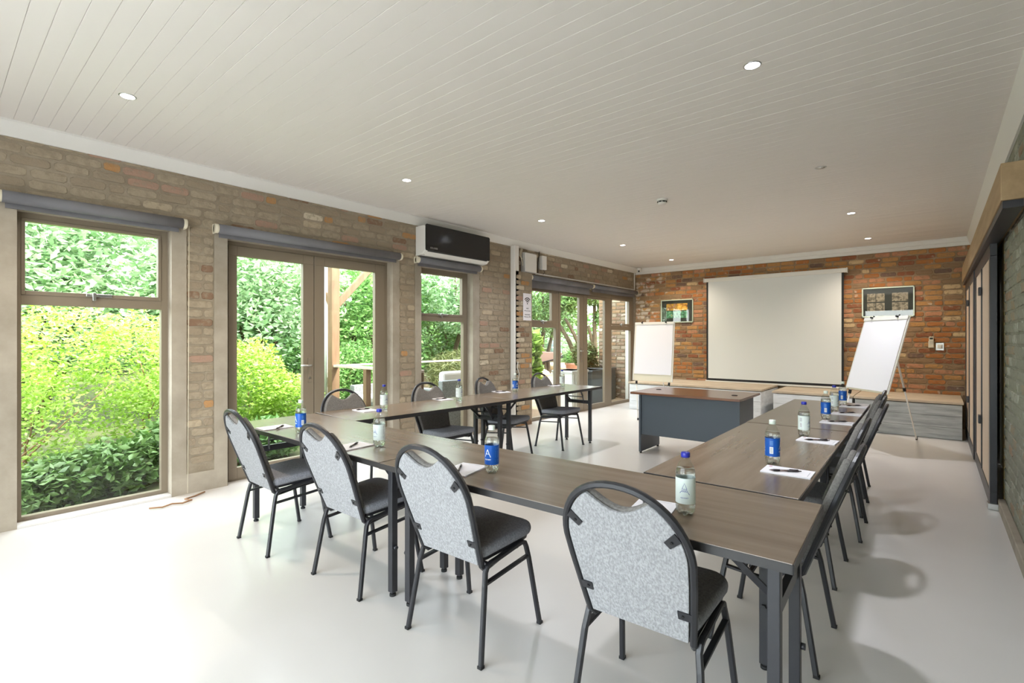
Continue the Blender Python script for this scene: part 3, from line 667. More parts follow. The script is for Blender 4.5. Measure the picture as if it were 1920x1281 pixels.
# ------------------------------------------------------------------ flip charts
def flipchart(label, c, yaw, tilt, W, H, feet, pad_h, cat='flip chart'):
    """c = board centre; the board faces -y when yaw = 0; feet = list of floor points"""
    t = thing('flip_chart', label, cat, (c[0], c[1], 0), 0, 'flip chart easels')
    r = Vector((math.cos(yaw), math.sin(yaw), 0)); n = Vector((math.sin(yaw), -math.cos(yaw), 0))
    up = Vector((0, 0, 1)) * math.cos(tilt) - n * math.sin(tilt); nn = n * math.cos(tilt) + Vector((0, 0, 1)) * math.sin(tilt)
    P = lambda a, b, d=0: Vector((0, 0, c[2])) + r * a + up * b + nn * d
    ob('board', MB().prism([(-W/2, -H/2), (W/2, -H/2), (W/2, H/2), (-W/2, H/2)], lambda a, b, d: P(a, b, d), (-0.012, 0)), M_cream, t, bevel=0.002)
    for s in (-1, 1): ob('board_edge', MB().sq([P(s * W/2, -H/2), P(s * W/2, H/2)], .014), M_white, t)
    ob('paper_pad', MB().prism([(-W/2 + .02, H/2 - .03 - pad_h), (W/2 - .02, H/2 - .03 - pad_h), (W/2 - .02, H/2 - .03), (-W/2 + .02, H/2 - .03)], lambda a, b, d: P(a, b, d), (0.001, 0.012)), M_paper, t)
    ob('clamp_bar', MB().prism([(-W/2, H/2 - .035), (W/2, H/2 - .035), (W/2, H/2 + .012), (-W/2, H/2 + .012)], lambda a, b, d: P(a, b, d), (0.012, 0.022)), M_white, t, bevel=0.003)
    for s in (-1, 1):
        ob('clamp_knob', MB().tube([P(s * .22, H/2 + .0, .022), P(s * .22, H/2 + .0, .05)], .012, 10).tube([P(s * .22, H/2 + .012, .01), P(s * .22, H/2 + .03, .01)], .01, 8), M_rub, t)
    tops = [P(-W/2 + .06, H/2 - .05, -.02), P(W/2 - .06, H/2 - .05, -.02), P(0, H/2 - .05, -.03)]
    mids = [P(-W/2 + .06, -H/2 - .03, -.02), P(W/2 - .06, -H/2 - .03, -.02), None]
    for tp, md, ft in zip(tops, mids, feet):
        f = Vector((ft[0] - c[0], ft[1] - c[1], 0.008)); k = md if md is not None else tp + (f - tp) * 0.55
        lg = ob('leg', MB().tube([tp, k], .013, 10).tube([k, f], .009, 10), M_white, t)
        ob('leg_clip', MB().tube([k + (tp - k).normalized() * .02, k - (k - f).normalized() * .03], .019, 10), M_rub, lg)
        ob('foot_cap', MB().tube([f + Vector((0, 0, .03)), f - Vector((0, 0, .007))], .013, 10), M_rub, lg)
    return t
flipchart('white flip chart easel standing upright between the desk and the folding doors', (-3.775, 8.28, 1.185), R(0), R(6), 0.725, 1.03, [(-3.944, 8.03), (-3.50, 8.05), (-3.75, 8.85)], 0.88)
flipchart('white flip chart easel leaning back at an angle before the grey bench', (-0.580, 7.92, 1.212), R(-49.9), R(15.8), 0.76, 0.98, [(-0.98, 7.98), (-0.72, 7.55), (-0.20, 8.98)], 0.93)

# ------------------------------------------------------------------ pictures, handset, switch
def cmat(name, cols, scale, rough=0.5):
    m = bpy.data.materials.new(name); m.use_nodes = True; n = m.node_tree; b = n.nodes['Principled BSDF']; b.inputs['Roughness'].default_value = rough
    g = n.nodes.new('ShaderNodeTexCoord'); nz = n.nodes.new('ShaderNodeTexNoise'); nz.inputs['Scale'].default_value = scale; nz.inputs['Detail'].default_value = 5
    cr = n.nodes.new('ShaderNodeValToRGB'); k = len(cols)
    cr.color_ramp.elements[0].position = .3; cr.color_ramp.elements[1].position = .7
    cr.color_ramp.elements[0].color = cols[0]; cr.color_ramp.elements[1].color = cols[-1]
    for i, c in enumerate(cols[1:-1]):
        e = cr.color_ramp.elements.new(.3 + .4 * (i + 1) / (k - 1)); e.color = c
    n.links.new(g.outputs['Object'], nz.inputs[0]); n.links.new(nz.outputs[0], cr.inputs[0]); n.links.new(cr.outputs[0], b.inputs['Base Color'])
    return m
PR = [cmat('photo_print_warm', [srgb(70, 50, 30), srgb(210, 170, 60), srgb(150, 96, 60), srgb(232, 214, 170)], 14), cmat('photo_print_golden', [srgb(60, 34, 14), srgb(214, 150, 40), srgb(238, 196, 90), srgb(250, 236, 200)], 12),
      cmat('photo_print_green', [srgb(30, 60, 44), srgb(70, 130, 90), srgb(120, 190, 150), srgb(190, 120, 80)], 16), cmat('photo_print_dusk', [srgb(54, 50, 40), srgb(120, 112, 92), srgb(176, 164, 140), srgb(90, 84, 60)], 18)]
def picture(label, x0, x1, z0, z1, prints):
    cx, cz = (x0 + x1) / 2, (z0 + z1) / 2; t = thing('framed_picture', label, 'picture', (cx, YB - 0.012, cz)); h, k = (x1 - x0) / 2, (z1 - z0) / 2
    f = 0.02
    ob('frame', MB().box(-h, h, -.022, 0, k - f, k).box(-h, h, -.022, 0, -k, -k + f).box(-h, -h + f, -.022, 0, -k, k).box(h - f, h, -.022, 0, -k, k), M_silver, t, bevel=0.003)
    ob('mount', MB().box(-h + f, h - f, -.008, -.002, -k + f, k - f), M_mount, t)
    for a, b, c, d, m in prints: ob('photo', MB().box(a, b, -.0095, -.008, c, d), PR[m], t)
    ob('glass', MB().box(-h + f, h - f, -.014, -.0125, -k + f, k - f), M_picglass, t)
picture('small framed set of photographs on the brick wall above the upright flip chart', -4.59, -3.88, 1.765, 2.26, [(-.23, .0, .015, .16, 0), (.005, .23, .015, .16, 1), (-.23, .0, -.15, .0, 2), (.005, .23, -.15, .0, 2)])
picture('wider framed set of photographs on the brick wall above the leaning flip chart', -0.966, -0.257, 1.78, 2.285, [(-.28, -.165, .01, .15, 3), (-.155, -.04, .01, .15, 3), (-.28, -.165, -.15, -.01, 3), (-.155, -.04, -.15, -.01, 3), (.06, .27, .01, .15, 3), (.06, .27, -.15, -.01, 3)])
rc = thing('remote_handset', 'cream remote control in its wall holder on the brick wall', 'remote', (-0.05, YB - 0.01, 1.36))
ob('holder', MB().box(-.036, .036, -.02, 0, -.09, .02), M_cream, rc, bevel=0.004)
ob('handset', MB().box(-.03, .03, -.032, -.006, -.088, .09), M_cream, rc, bevel=0.006)
ob('display', MB().box(-.02, .02, -.034, -.031, .045, .075), M_mount, rc)
for i in range(3):
    for j in range(3): ob('button', MB().box(-.02 + i * .016, -.009 + i * .016, -.0345, -.031, .012 - j * .02, .022 - j * .02), M_greyplastic, rc, bevel=0.001)
sw = thing('wall_socket', 'silver switch plate on the brick wall beside the remote control', 'switch', (0.055, YB - 0.01, 1.29))
ob('plate', MB().box(-.05, .05, -.008, 0, -.06, .06), M_chrome, sw, bevel=0.003)
ob('rocker', MB().box(-.035, .035, -.02, -.008, -.03, .035), M_white, sw, bevel=0.003)
ob('plug', MB().box(-.02, .02, -.05, -.02, -.025, .02), M_white, sw, bevel=0.004)

# ------------------------------------------------------------------ lettering helper
def text_geo(txt, size, bold=0.0):
    cu = bpy.data.curves.new('lettering', 'FONT'); cu.body = txt; cu.size = size; cu.align_x = 'CENTER'; cu.offset = bold; cu.resolution_u = 2
    o = bpy.data.objects.new('lettering', cu); C.objects.link(o)
    dg = bpy.context.evaluated_depsgraph_get(); me = bpy.data.meshes.new_from_object(o.evaluated_get(dg))
    v = [tuple(q.co) for q in me.vertices]; f = [tuple(p.vertices) for p in me.polygons]
    bpy.data.objects.remove(o); bpy.data.meshes.remove(me); bpy.data.curves.remove(cu)
    return v, f

# ------------------------------------------------------------------ air conditioner
ac = thing('air_conditioner', 'black fronted wall air conditioner above the narrow window', 'air conditioner', (XL, 4.775, 2.52))
prof = [(0.0, 0.365), (0.165, 0.365), (0.19, 0.35), (0.19, 0.04), (0.14, -0.005), (0.05, -0.02), (0.0, -0.02)]
ob('body', MB().prism(prof, lambda a, b, d: Vector((a + .005, d, b)), (-0.61, 0.61)), M_white, ac, bevel=0.008)
fp = [(-.603, .03), (-.603 + .015, .015), (.603 - .015, .015), (.603, .03), (.603, .345), (.588, .36), (-.588, .36), (-.603, .345)]
ob('front_panel', MB().prism(fp, lambda a, b, d: Vector((.196 + d, a, b + .02)), (-0.004, 0.012)), M_glossblack, ac, bevel=0.004)
ob('air_flap', MB().obox((.150, 0.0, 0.010), (.07, 0, .052), (0, 1.12, 0), (-.004, 0, .006)), M_white, ac, bevel=0.002)
ob('outlet_slot', MB().obox((.185, 0.0, 0.034), (.012, 0, .009), (0, 1.12, 0), (-.004, 0, .005)), M_rub, ac)
v, f = text_geo('SOLAIRE', 0.034)
ob('lettering', MB().add([(.2095, y - .47, z + .065) for y, z, _ in v], f), M_greyplastic, ac, fix=False)

# ------------------------------------------------------------------ downpipe, conduit, boxes, sign, camera, detector
dp = tag(ob('downpipe', MB().box(XL + .005, XL + 0.10, 6.075, 6.185, 0.0, 2.91), M_white, bevel=0.012, seg=3), 'square white downpipe running floor to ceiling beside the brick pier', 'pipe')
nb_ = thing('network_box', 'pale grey network box with cables, standing on top of the brick pier', 'box', (XL + 0.02, 6.47, 2.505))
ob('case', MB().box(-.0, .085, -.15, .16, 0.0, .325), M_greyplastic, nb_, bevel=0.008)
ob('lid', MB().box(.085, .10, -.145, .155, 0.01, .315), M_white, nb_, bevel=0.006)
for k in range(3):
    y = -.17 - .02 * k
    ob('cable', MB().tube([(.04, -.14, .10 + .06 * k), (.06, y, .12 + .05 * k), (.05, y - .03, .26), (.03, y + .02, .34), (.02, y + .05, .39)], .005, 6), M_cream, nb_)
pa = thing('power_adapter', 'slim white power box hanging beside the grey network box', 'box', (XL + 0.005, 6.88, 2.60))
ob('case', MB().box(0.02, .09, -.06, .06, 0, .235), M_white, pa, bevel=0.006)
ob('bracket', MB().box(0, .02, -.09, .05, .02, .21), M_greyplastic, pa)
ob('cable', MB().tube([(.05, -.10, .30), (.04, -.12, .12), (.03, -.11, -.06)], .006, 6).tube([(.05, .02, 0), (.05, .05, -.04), (.03, .03, -.075)], .004, 6), M_rub, pa)
cd = thing('cable_trunking', 'thin white cable trunking along the brick above the folding doors', 'trunking', (XL + .004, 0, 0))
ob('run', MB().box(0, .018, 6.70, 10.40, 2.512, 2.535), M_white, cd); ob('riser', MB().box(0, .018, 10.378, 10.40, 2.535, 2.90), M_white, cd)
cp = thing('hanging_cable', 'white cable with a plug hanging in front of the downpipe', 'cable', (XL + 0.112, 6.14, 0))
ob('flex', MB().tube([(0, 0.0, 1.05), (0.005, -.02, .95), (0, .03, .86), (.0, -.01, .70), (0.004, .02, .58)], .006, 6), M_white, cp)
ob('plug', MB().box(-.012, .03, -.02, .06, .50, .58), M_white, cp, bevel=0.012)
sg = thing('wifi_sign', 'white wifi sign with black symbol on the brick pier', 'sign', (XL + 0.117, 6.375, 1.935))
ob('plate', MB().box(-.004, 0, -.105, .105, -.22, .22), M_paper, sg)
arcs = MB()
for r0 in (.034, .063, .092):
    pts = [(0.0012, r0 * math.sin(a), .055 + r0 * math.cos(a)) for a in [R(-48 + 96 * i / 14) for i in range(15)]]
    q = MB().sweep(pts, [(-.0075, -.0008), (.0075, -.0008), (.0075, .0008), (-.0075, .0008)], up=(1, 0, 0)); arcs.add(q.v, q.f)
arcs.tube([(0.0003, 0, .055), (0.0016, 0, .055)], .012, 14)
ob('wifi_symbol', arcs, M_signblack, sg)
tx = MB()
for s_, z, sz in (('WIFI', -.035, .03), ('WiFi user number', -.07, .022), ('PASSWORD', -.135, .026), ('Welcome_1995', -.17, .026)):
    v, f = text_geo(s_, sz, .0006); tx.add([(0.0012, y, zz + z) for y, zz, _ in v], f)
ob('lettering', tx, M_signblack, sg, fix=False)
cc = thing('security_camera', 'small white dome camera in the ceiling corner by the folding doors', 'camera', (-5.02, YB - 0.20, 2.99))
ob('base', MB().lathe([(.055, 0), (.055, -.03), (.045, -.045)], 20), M_white, cc)
ob('eyeball', MB().lathe([(.0001, -.105), (.022, -.10), (.038, -.083), (.043, -.06), (.04, -.04)], 20), M_white, cc)
ob('lens', MB().tube([(.012, -.034, -.075), (.016, -.046, -.078)], .017, 14), M_rub, cc)
sd = thing('smoke_detector', 'round white smoke detector on the board ceiling', 'detector', (-2.37, 5.43, 3.003))
ob('base', MB().lathe([(.062, 0), (.062, -.018), (.056, -.024)], 28), M_white, sd)
ob('sensor_cage', MB().lathe([(.050, -.024), (.050, -.046), (.042, -.06), (.0001, -.062)], 28), M_white, sd)
for k in range(8):
    a = 2 * PI * k / 8; ob('vent', MB().obox((.0505 * math.cos(a), .0505 * math.sin(a), -.035), (-.03 * math.sin(a), .03 * math.cos(a), 0), (.004 * math.cos(a), .004 * math.sin(a), 0), (0, 0, .013)), M_rub, sd)

# ------------------------------------------------------------------ recessed ceiling lights
LW = {}
def downlight(label, x, y, warm=True, on=True):
    t = thing('ceiling_downlight', label, 'ceiling light', (x, y, 3.004), 0, 'recessed ceiling downlights')
    ob('trim_ring', MB().lathe([(.048, -.001), (.048, -.006), (.041, -.008), (.039, -.004)], 28), M_chrome, t)
    ob('lamp_lens', MB().lathe([(.0001, -.0075), (.0405, -.0065)], 24), (M_lens if warm else M_lens_c) if on else M_white, t)
    d = bpy.data.lights.new('downlight_beam', 'SPOT'); d.energy = 75 if on else 6; d.spot_size = R(140); d.spot_blend = 0.9; d.shadow_soft_size = 0.07
    d.color = (1, 0.85, 0.68) if warm else (0.92, 0.94, 1.0)
    o = bpy.data.objects.new('downlight_beam', d); C.objects.link(o); o.parent = t; o.location = (0, 0, -0.02)
for y, l in ((0.86, 'glowing ceiling downlight near the tall window, first of the window-side line'), (3.12, 'glowing ceiling downlight above the french doors, second of the window-side line'),
             (5.36, 'glowing ceiling downlight out from the air conditioner, third of the window-side line'), (7.64, 'glowing ceiling downlight above the folding doors, fourth of the window-side line'), (9.68, 'small glowing ceiling downlight by the corner with the dome camera')):
    downlight(l, -4.03, y, warm=(y != 5.36))
for y, l, wm, on in ((3.11, 'brightest bluish ceiling downlight, above the sliding-door row of tables', False, True), (5.37, 'dim ceiling downlight showing its metal ring, level with the smoke detector', False, False),
             (7.57, 'bluish white ceiling downlight, second from the back wall on the sliding-door side', False, True), (9.63, 'pinkish ceiling downlight before the back wall on the sliding-door side', True, True)):
    downlight(l, -0.81, y, wm, on)

# ------------------------------------------------------------------ note pads, pens, bottles
def make_pad():
    t = thing('note_pad', 'x', 'note pad')
    ob('sheets', MB().box(-.105, .105, -.074, .074, 0, .006), M_paper, t)
    ob('printed_logo', MB().box(-.092, -.078, .045, .062, .006, .0063), M_pinkprint, t)
    ob('printed_line', MB().box(.088, .0905, -.05, .03, .006, .0063), M_greyprint, t)
    return t
def make_pen():
    t = thing('ballpoint_pen', 'x', 'pen')
    ax = lambda prof, m, nm: ob(nm, MB().add([(z, x, y) for x, y, z in MB().lathe(prof, 10).v], MB().lathe(prof, 10).f, 0, True), m, t)
    ax([(.0008, -.072), (.0022, -.066), (.0042, -.056)], M_penclear, 'tip')
    ax([(.0042, -.056), (.0056, -.050), (.0058, -.036), (.0048, -.024)], M_pen, 'grip')
    ax([(.0046, -.024), (.0046, .010)], M_penclear, 'barrel')
    ax([(.0050, .010), (.0052, .050), (.0040, .060)], M_pen, 'upper_barrel')
    ob('clip', MB().box(.018, .056, -.0015, .0015, .0045, .0075), M_pen, t)
    ax([(.0026, .060), (.0026, .070)], M_rub, 'push_button')
    return t
def on_cyl(r, a, z): return (r * math.cos(a), r * math.sin(a), z)
def make_bottle(kind):
    t = thing('water_bottle', 'x', 'bottle')
    r = 0.0355
    lobes = lambda rr, z, a: (rr * (1 - (0.10 * (0.5 - 0.5 * math.cos(5 * a)) if z < .02 else 0)), z + ((.007 * (0.5 - 0.5 * math.cos(5 * a))) if z < .012 else 0))
    outer = [(.004, .006), (.018, .0), (.027, .0), (.0335, .012), (r, .030), (r, .040), (r - .0012, .043), (r - .0012, .136), (r, .139), (.0350, .150), (.0325, .163), (.0275, .178), (.0205, .191), (.0145, .200), (.0125, .204), (.0125, .208)]
    ob('shell', MB().lathe(outer, 30, mod=lobes), M_pet, t)
    ob('water', MB().lathe([(.004, .0075)] + [(q - .0012, z + .0012) for q, z in outer[1:10]] + [(.0315, .166), (.0001, .166)], 30, mod=lobes), M_water, t)
    ob('neck_ring', MB().lathe([(.0128, .2035), (.0165, .2042), (.0165, .2062), (.0128, .207)], 24), M_pet if kind == 'white' else M_capw, t)
    cap = MB().lathe([(.0150, .2075), (.0156, .209), (.0156, .2225), (.0142, .2255), (.0001, .2258)], 32, mod=lambda rr, z, a: (rr + (.0003 * math.cos(16 * a) if .0150 < rr else 0), z))
    ob('cap', cap, M_capb if kind == 'white' else M_capw, t)
    rl = r - .0006
    lab = ob('label', MB().add(*[([on_cyl(rl, 2 * PI * i / 36, z) for z in (.0435, .1355) for i in range(36)], [(i, (i + 1) % 36, 36 + (i + 1) % 36, 36 + i) for i in range(36)])][0], 0, True), M_label if kind == 'white' else M_blue, t)
    rd = rl + .0003
    def stroke(mb, pts, wd):                      # pts in mm: (x across, z up) laid round the label
        pts = [(a / 1000, b / 1000) for a, b in pts]; vs = []
        for i, (a, b) in enumerate(pts):
            p, q = pts[max(i - 1, 0)], pts[min(i + 1, len(pts) - 1)]; dx, dz = q[0] - p[0], q[1] - p[1]; l = math.hypot(dx, dz) or 1
            ox, oz = -dz / l * wd / 2000, dx / l * wd / 2000
            vs += [on_cyl(rd, (a + ox) / rd, b + oz), on_cyl(rd, (a - ox) / rd, b - oz)]
        mb.add(vs, [(2 * i, 2 * i + 1, 2 * i + 3, 2 * i + 2) for i in range(len(pts) - 1)])
    wave = lambda z, x0, x1, n: [(x0 + (x1 - x0) * i / (n * 4), z + 1.2 * math.sin(PI / 2 * i)) for i in range(n * 4 + 1)]
    tx = MB(); v, f = text_geo('AQUASKY', .0062 if kind == 'white' else .0075, .00005 if kind == 'white' else .0003)
    for o180 in (0, PI):
        g = MB()
        if kind == 'white':
            stroke(g, [(-8.5, 98)] + [(-8.5, 98), (0, 119), (8.8, 97)], 1.6); stroke(g, wave(98, -8.5, 8.8, 3), 1.4)
            stroke(g, wave(93, -11, 12, 3), 1.5); stroke(g, [(-17, 82), (-13, 87), (-11, 89)] + wave(89, -11, 9, 3) + [(11, 88.5), (14, 84), (17.5, 78)], 1.7)
        else:
            stroke(g, [(-7, 98), (-3.4, 108), (0, 116)], 3.2); stroke(g, [(0, 116), (4, 106), (8, 97)], 3.2); stroke(g, [(-8, 99), (8, 99)], 7)
            stroke(g, wave(95, -11, 9, 3), 2.4); stroke(g, [(-16, 80), (-12, 88), (-8, 96)], 3.0); stroke(g, [(8, 96), (12, 88), (16, 80)], 3.4)
        lg = MB().add([(x * math.cos(o180) - y * math.sin(o180), x * math.sin(o180) + y * math.cos(o180), z) for x, y, z in g.v], g.f)
        q_ = ob('logo', lg, M_ink if kind == 'white' else M_inkw, lab, fix=False); q_['kind'] = 'stuff'
        tx.add([on_cyl(rd, o180 + a / rd, b + (.064 if kind == 'white' else .066)) for a, b, _ in v], f)
    ob('lettering', tx, M_ink if kind == 'white' else M_inkw, lab, fix=False)
    pn = MB()
    for z0, z1 in ((.116, .130), (.078, .112), (.055, .073)):
        for k in range(int((z1 - z0) / .0036)):
            z = z0 + k * .0036; pn.add([on_cyl(rd, PI / 2 + a, zz) for a, zz in ((-.42, z), (0, z), (.42, z), (.42, z + .0026), (0, z + .0026), (-.42, z + .0026))], [(0, 1, 4, 5), (1, 2, 3, 4)])
    ob('small_print', pn, M_greyprint if kind == 'white' else M_inklb, lab, fix=False)
    bc = MB()
    q = lambda z0, z1, a0, a1, rr=rd: bc.add([on_cyl(rr, -PI / 2 + a, zz) for a, zz in ((a0, z0), (a1, z0), (a1, z1), (a0, z1))], [(0, 1, 2, 3)])
    q(.058, .092, -.24, 0, rd); q(.058, .092, 0, .24, rd)
    ob('barcode_patch', bc, M_inkw, lab, fix=False)
    ba = MB()
    for k in range(9):
        ba.add([on_cyl(rd + .0002, -PI / 2 + a, zz) for a, zz in ((-.17, .062 + k * .003), (0, .062 + k * .003), (.17, .062 + k * .003), (.17, .0635 + k * .003), (0, .0635 + k * .003), (-.17, .0635 + k * .003))], [(0, 1, 4, 5), (1, 2, 3, 4)])
    ob('barcode_lines', ba, M_greyplastic, lab, fix=False)
    u = MB()
    for k in range(4):
        z = .1 + k * .006; u.add([on_cyl(rd, -PI / 2 + a, zz) for a, zz in ((-.22, z), (0, z), (.22, z), (.22, z + .004), (0, z + .004), (-.22, z + .004))], [(0, 1, 4, 5), (1, 2, 3, 4)])
    ob('badge_print', u, M_inklb if kind != 'white' else M_greyprint, lab, fix=False)
    return t
PROTO = {'pad': make_pad(), 'pen': make_pen(), 'white': make_bottle('white'), 'blue': make_bottle('blue')}; used = set()
def place(kind, loc, rz, label, group):
    p = PROTO[kind]
    if kind not in used:
        used.add(kind); p.location = loc; p.rotation_euler = (0, 0, rz); tag(p, label, None, group); return p
    return dup(p, loc, rz, label, group)
ZT = 0.7702
where = {}
for r_, row, ref, n_ in (('F', 'front row', 'tall window', 4), ('L', 'window-side row', 'front row', 4), ('R', 'sliding-door row', 'front row', 5)):
    for i in range(n_): where['%s%d' % (r_, i + 1)] = '%s place of the %s from the %s' % (('first', 'second', 'third', 'fourth', 'fifth')[i], row, ref)
bot = {'F1': (-3.298, 1.66, 'blue', 110), 'F2': (-2.519, 1.748, 'white', -48), 'F3': (-1.623, 1.762, 'blue', -35), 'F4': (-0.699, 1.807, 'white', -6),
       'L1': (-3.821, 2.703, 'white', 38), 'L2': (-3.755, 3.579, 'white', 48), 'L3': (-3.882, 4.633, 'blue', 42), 'L4': (-3.836, 5.563, 'white', 100),
       'R1': (-0.637, 2.815, 'blue', 82), 'R2': (-0.662, 3.760, 'white', 60), 'R3': (-0.669, 4.672, 'blue', 88), 'R4': (-0.691, 5.271, 'white', 66), 'R5': (-0.689, 5.797, 'blue', 78)}
for k, (x, y, kd, dl) in bot.items():
    place(kd, (x, y, ZT), math.atan2(-y, -x) + R(dl), ('blue-capped white-label water bottle, ' if kd == 'white' else 'white-capped blue-label water bottle, ') + where[k], 'water bottles at the table places')
pads = {'F1': (-3.63, 1.635, 88), 'F2': (-2.64, 1.645, 94), 'F3': (-1.755, 1.705, 103), 'F4': (-0.808, 1.765, 100), 'L1': (-3.89, 2.555, -3), 'L2': (-3.985, 3.555, -9), 'L3': (-3.99, 4.50, -15), 'L4': (-4.00, 5.59, -14),
        'R1': (-0.54, 2.680, 181), 'R2': (-0.562, 3.620, 177), 'R3': (-0.572, 4.502, 180), 'R4': (-0.575, 5.075, 180), 'R5': (-0.588, 5.670, 180)}
pens = {'F1': (-3.571, 1.644, 133), 'F2': (-2.633, 1.649, 127), 'F3': (-1.761, 1.682, 129), 'F4': (-0.83, 1.76, 125), 'L1': (-3.911, 2.543, 83), 'L2': (-3.969, 3.521, 73), 'L3': (-3.974, 4.468, 53), 'L4': (-3.991, 5.58, 54),
        'R1': (-0.546, 2.659, 29), 'R2': (-0.562, 3.6, 26), 'R3': (-0.569, 4.511, 31), 'R4': (-0.576, 5.10, 40), 'R5': (-0.589, 5.682, 40)}
for k, (x, y, a) in pads.items(): place('pad', (x, y, ZT), R(a if k[0] != 'R' else a - 180), 'white note pad, ' + where[k], 'note pads at the table places')
for k, (x, y, a) in pens.items(): place('pen', (x, y, ZT + .0062 + .0058), R(a), 'dark ballpoint pen on a pad, ' + where[k], 'pens on the note pads')
# ------------------------------------------------------------------ outdoors
struct('ground', MB().add([(XO, -9, -.12), (-8.2, -9, -.12), (-8.2, 26, -.12), (XO, 26, -.12), (-11, -9, 0.1), (-11, 26, 0.1), (-24, -9, 3.2), (-24, 26, 3.2), (-24, -9, -1), (-24, 26, -1)],
       [(0, 1, 2, 3), (1, 4, 5, 2), (4, 6, 7, 5)]), M_soil, fix=False)
def bank(x, y):
    return -.05 + .42 * min(1, max(0, (-.647 * x + .762 * y - 11.2) / 2.6))
tm = MB(); gx = [XO - .0 - .45 * i for i in range(17)]; gy = [7.36 + .5 * i for i in range(22)]
tm.add([(x, y, bank(x, y)) for y in gy for x in gx], [(j * 17 + i, (j + 1) * 17 + i, (j + 1) * 17 + i + 1, j * 17 + i + 1) for j in range(21) for i in range(16)], 0, True)
struct('terrain_terrace', tm, M_sand)
struct('rear_bounce_ground', MB().box(-16, 12, -14, YF - .2, -.2, -.06), mat('pale_bounce_surface', srgb(158, 158, 160), 0.9, col2=srgb(172, 172, 174), scale=2, coords='World'))  # unseen ground behind the room, added pale to bounce daylight onto the ceiling
np_r = np.random.default_rng(3)
def leaves(name, parent, m, n, ells, size, seed, flat=0.5, aspect=0.5, shell=0.55, droop=0.0, at=(0, 0, 0)):
    """one mesh of folded leaf blades spread through ellipsoids (cx,cy,cz,rx,ry,rz)"""
    g = np.random.default_rng(seed); vol = np.array([e[3] * e[4] * e[5] for e in ells]) ** 0.75; cnt = np.maximum(1, (n * vol / vol.sum()).astype(int))
    cs = []
    for e, k in zip(ells, cnt):
        d = g.normal(size=(k, 3)); d /= np.linalg.norm(d, axis=1)[:, None]; rad = (shell + (1 - shell) * g.random(k)) ** 1.0
        cs.append(np.array(e[:3]) + d * rad[:, None] * np.array(e[3:6]))
    c = np.concatenate(cs) - np.array(at); k = len(c)
    t = g.normal(size=(k, 3)); t[:, 2] = t[:, 2] * (1 - flat) - droop; t /= np.linalg.norm(t, axis=1)[:, None]
    u = np.cross(t, g.normal(size=(k, 3)) * (1 - flat) + np.array([0, 0, 1.0]) * (flat + .2)); u /= np.linalg.norm(u, axis=1)[:, None] + 1e-9
    nn = np.cross(t, u); L = size * (0.6 + 0.8 * g.random(k))[:, None]; W = L * aspect
    v = np.stack([c - t * L / 2, c + u * W / 2 + nn * W * .18, c + t * L / 2, c - u * W / 2 + nn * W * .18], 1).reshape(-1, 3)
    me = bpy.data.meshes.new(name); me.vertices.add(4 * k); me.vertices.foreach_set('co', v.ravel())
    idx = (np.arange(k) * 4)[:, None] + np.array([0, 1, 2, 0, 2, 3])
    me.loops.add(6 * k); me.loops.foreach_set('vertex_index', idx.ravel().astype(np.int32))
    me.polygons.add(2 * k); me.polygons.foreach_set('loop_start', np.arange(2 * k, dtype=np.int32) * 3)
    try: me.polygons.foreach_set('loop_total', np.full(2 * k, 3, np.int32))
    except Exception: pass
    me.materials.append(m); me.update(); me.validate()
    o = bpy.data.objects.new(name, me); C.objects.link(o)
    if parent: o.parent = parent
    o['kind'] = 'stuff'
    return o
def limbs(base, tips, r0, seed, n=5, wob=0.12):
    r = random.Random(seed); mb = MB()
    for tp in tips:
        b = Vector(base); e = Vector(tp); pts = [b + (e - b) * (i / n) + Vector((r.uniform(-wob, wob), r.uniform(-wob, wob), 0)) * (1 if 0 < i < n else 0) for i in range(n + 1)]
        mb.tube(pts, r0, 7, radii=[1 - 0.8 * i / n for i in range(n + 1)])
    return mb
def tree(name, label, cat, base, crown, n, size, m, trunk_r, seed, group, tips=None, **k):
    t = thing(name, label, cat, base, 0, group); b = Vector(base)
    r = random.Random(seed)
    tp = [Vector(q) - b for q in tips] if tips else [Vector(e[:3]) - b + Vector((0, 0, e[5] * .3)) for e in crown]
    ob('branches', limbs((0, 0, -.15), tp, trunk_r, seed), M_bark if trunk_r > .03 else M_twig, t)
    leaves('foliage', t, m, n, crown, size, seed, at=base, **k)
    return t
GT, GS = 'trees in the garden beyond the windows', 'shrubs in the garden close to the windows'
# tall pale trees behind
tree('garden_tree', 'tall pale green tree filling the upper pane of the tall window', 'tree', (-10.4, 0.9, 0), [(-10.2, .4, 2.5, 1.5, 1.6, 1.0), (-10.5, 2.0, 2.4, 1.4, 1.2, 1.0), (-9.8, 1.2, 1.7, 1.2, 1.9, .8), (-10.4, 1.0, 3.2, 1.3, 1.8, .45)], 17000, .13, L_pale, .09, 1, GT)
tree('garden_tree', 'leafy pale green tree behind the left pane of the french doors', 'tree', (-10.2, 4.4, 0), [(-10.0, 3.6, 2.5, 1.4, 1.2, 1.0), (-10.2, 4.8, 2.4, 1.4, 1.3, 1.0), (-9.6, 4.0, 1.3, 1.2, 1.5, 1.0)], 15000, .12, L_pale, .11, 2, GT)
tree('garden_tree', 'bright green tree behind the deck post and railing', 'tree', (-11.2, 7.4, 0), [(-11.0, 6.6, 2.5, 1.4, 1.4, 1.0), (-11.2, 8.2, 2.5, 1.5, 1.4, 1.0), (-10.4, 7.0, 1.2, 1.2, 1.6, 1.0)], 14000, .13, L_mid, .11, 3, GT)
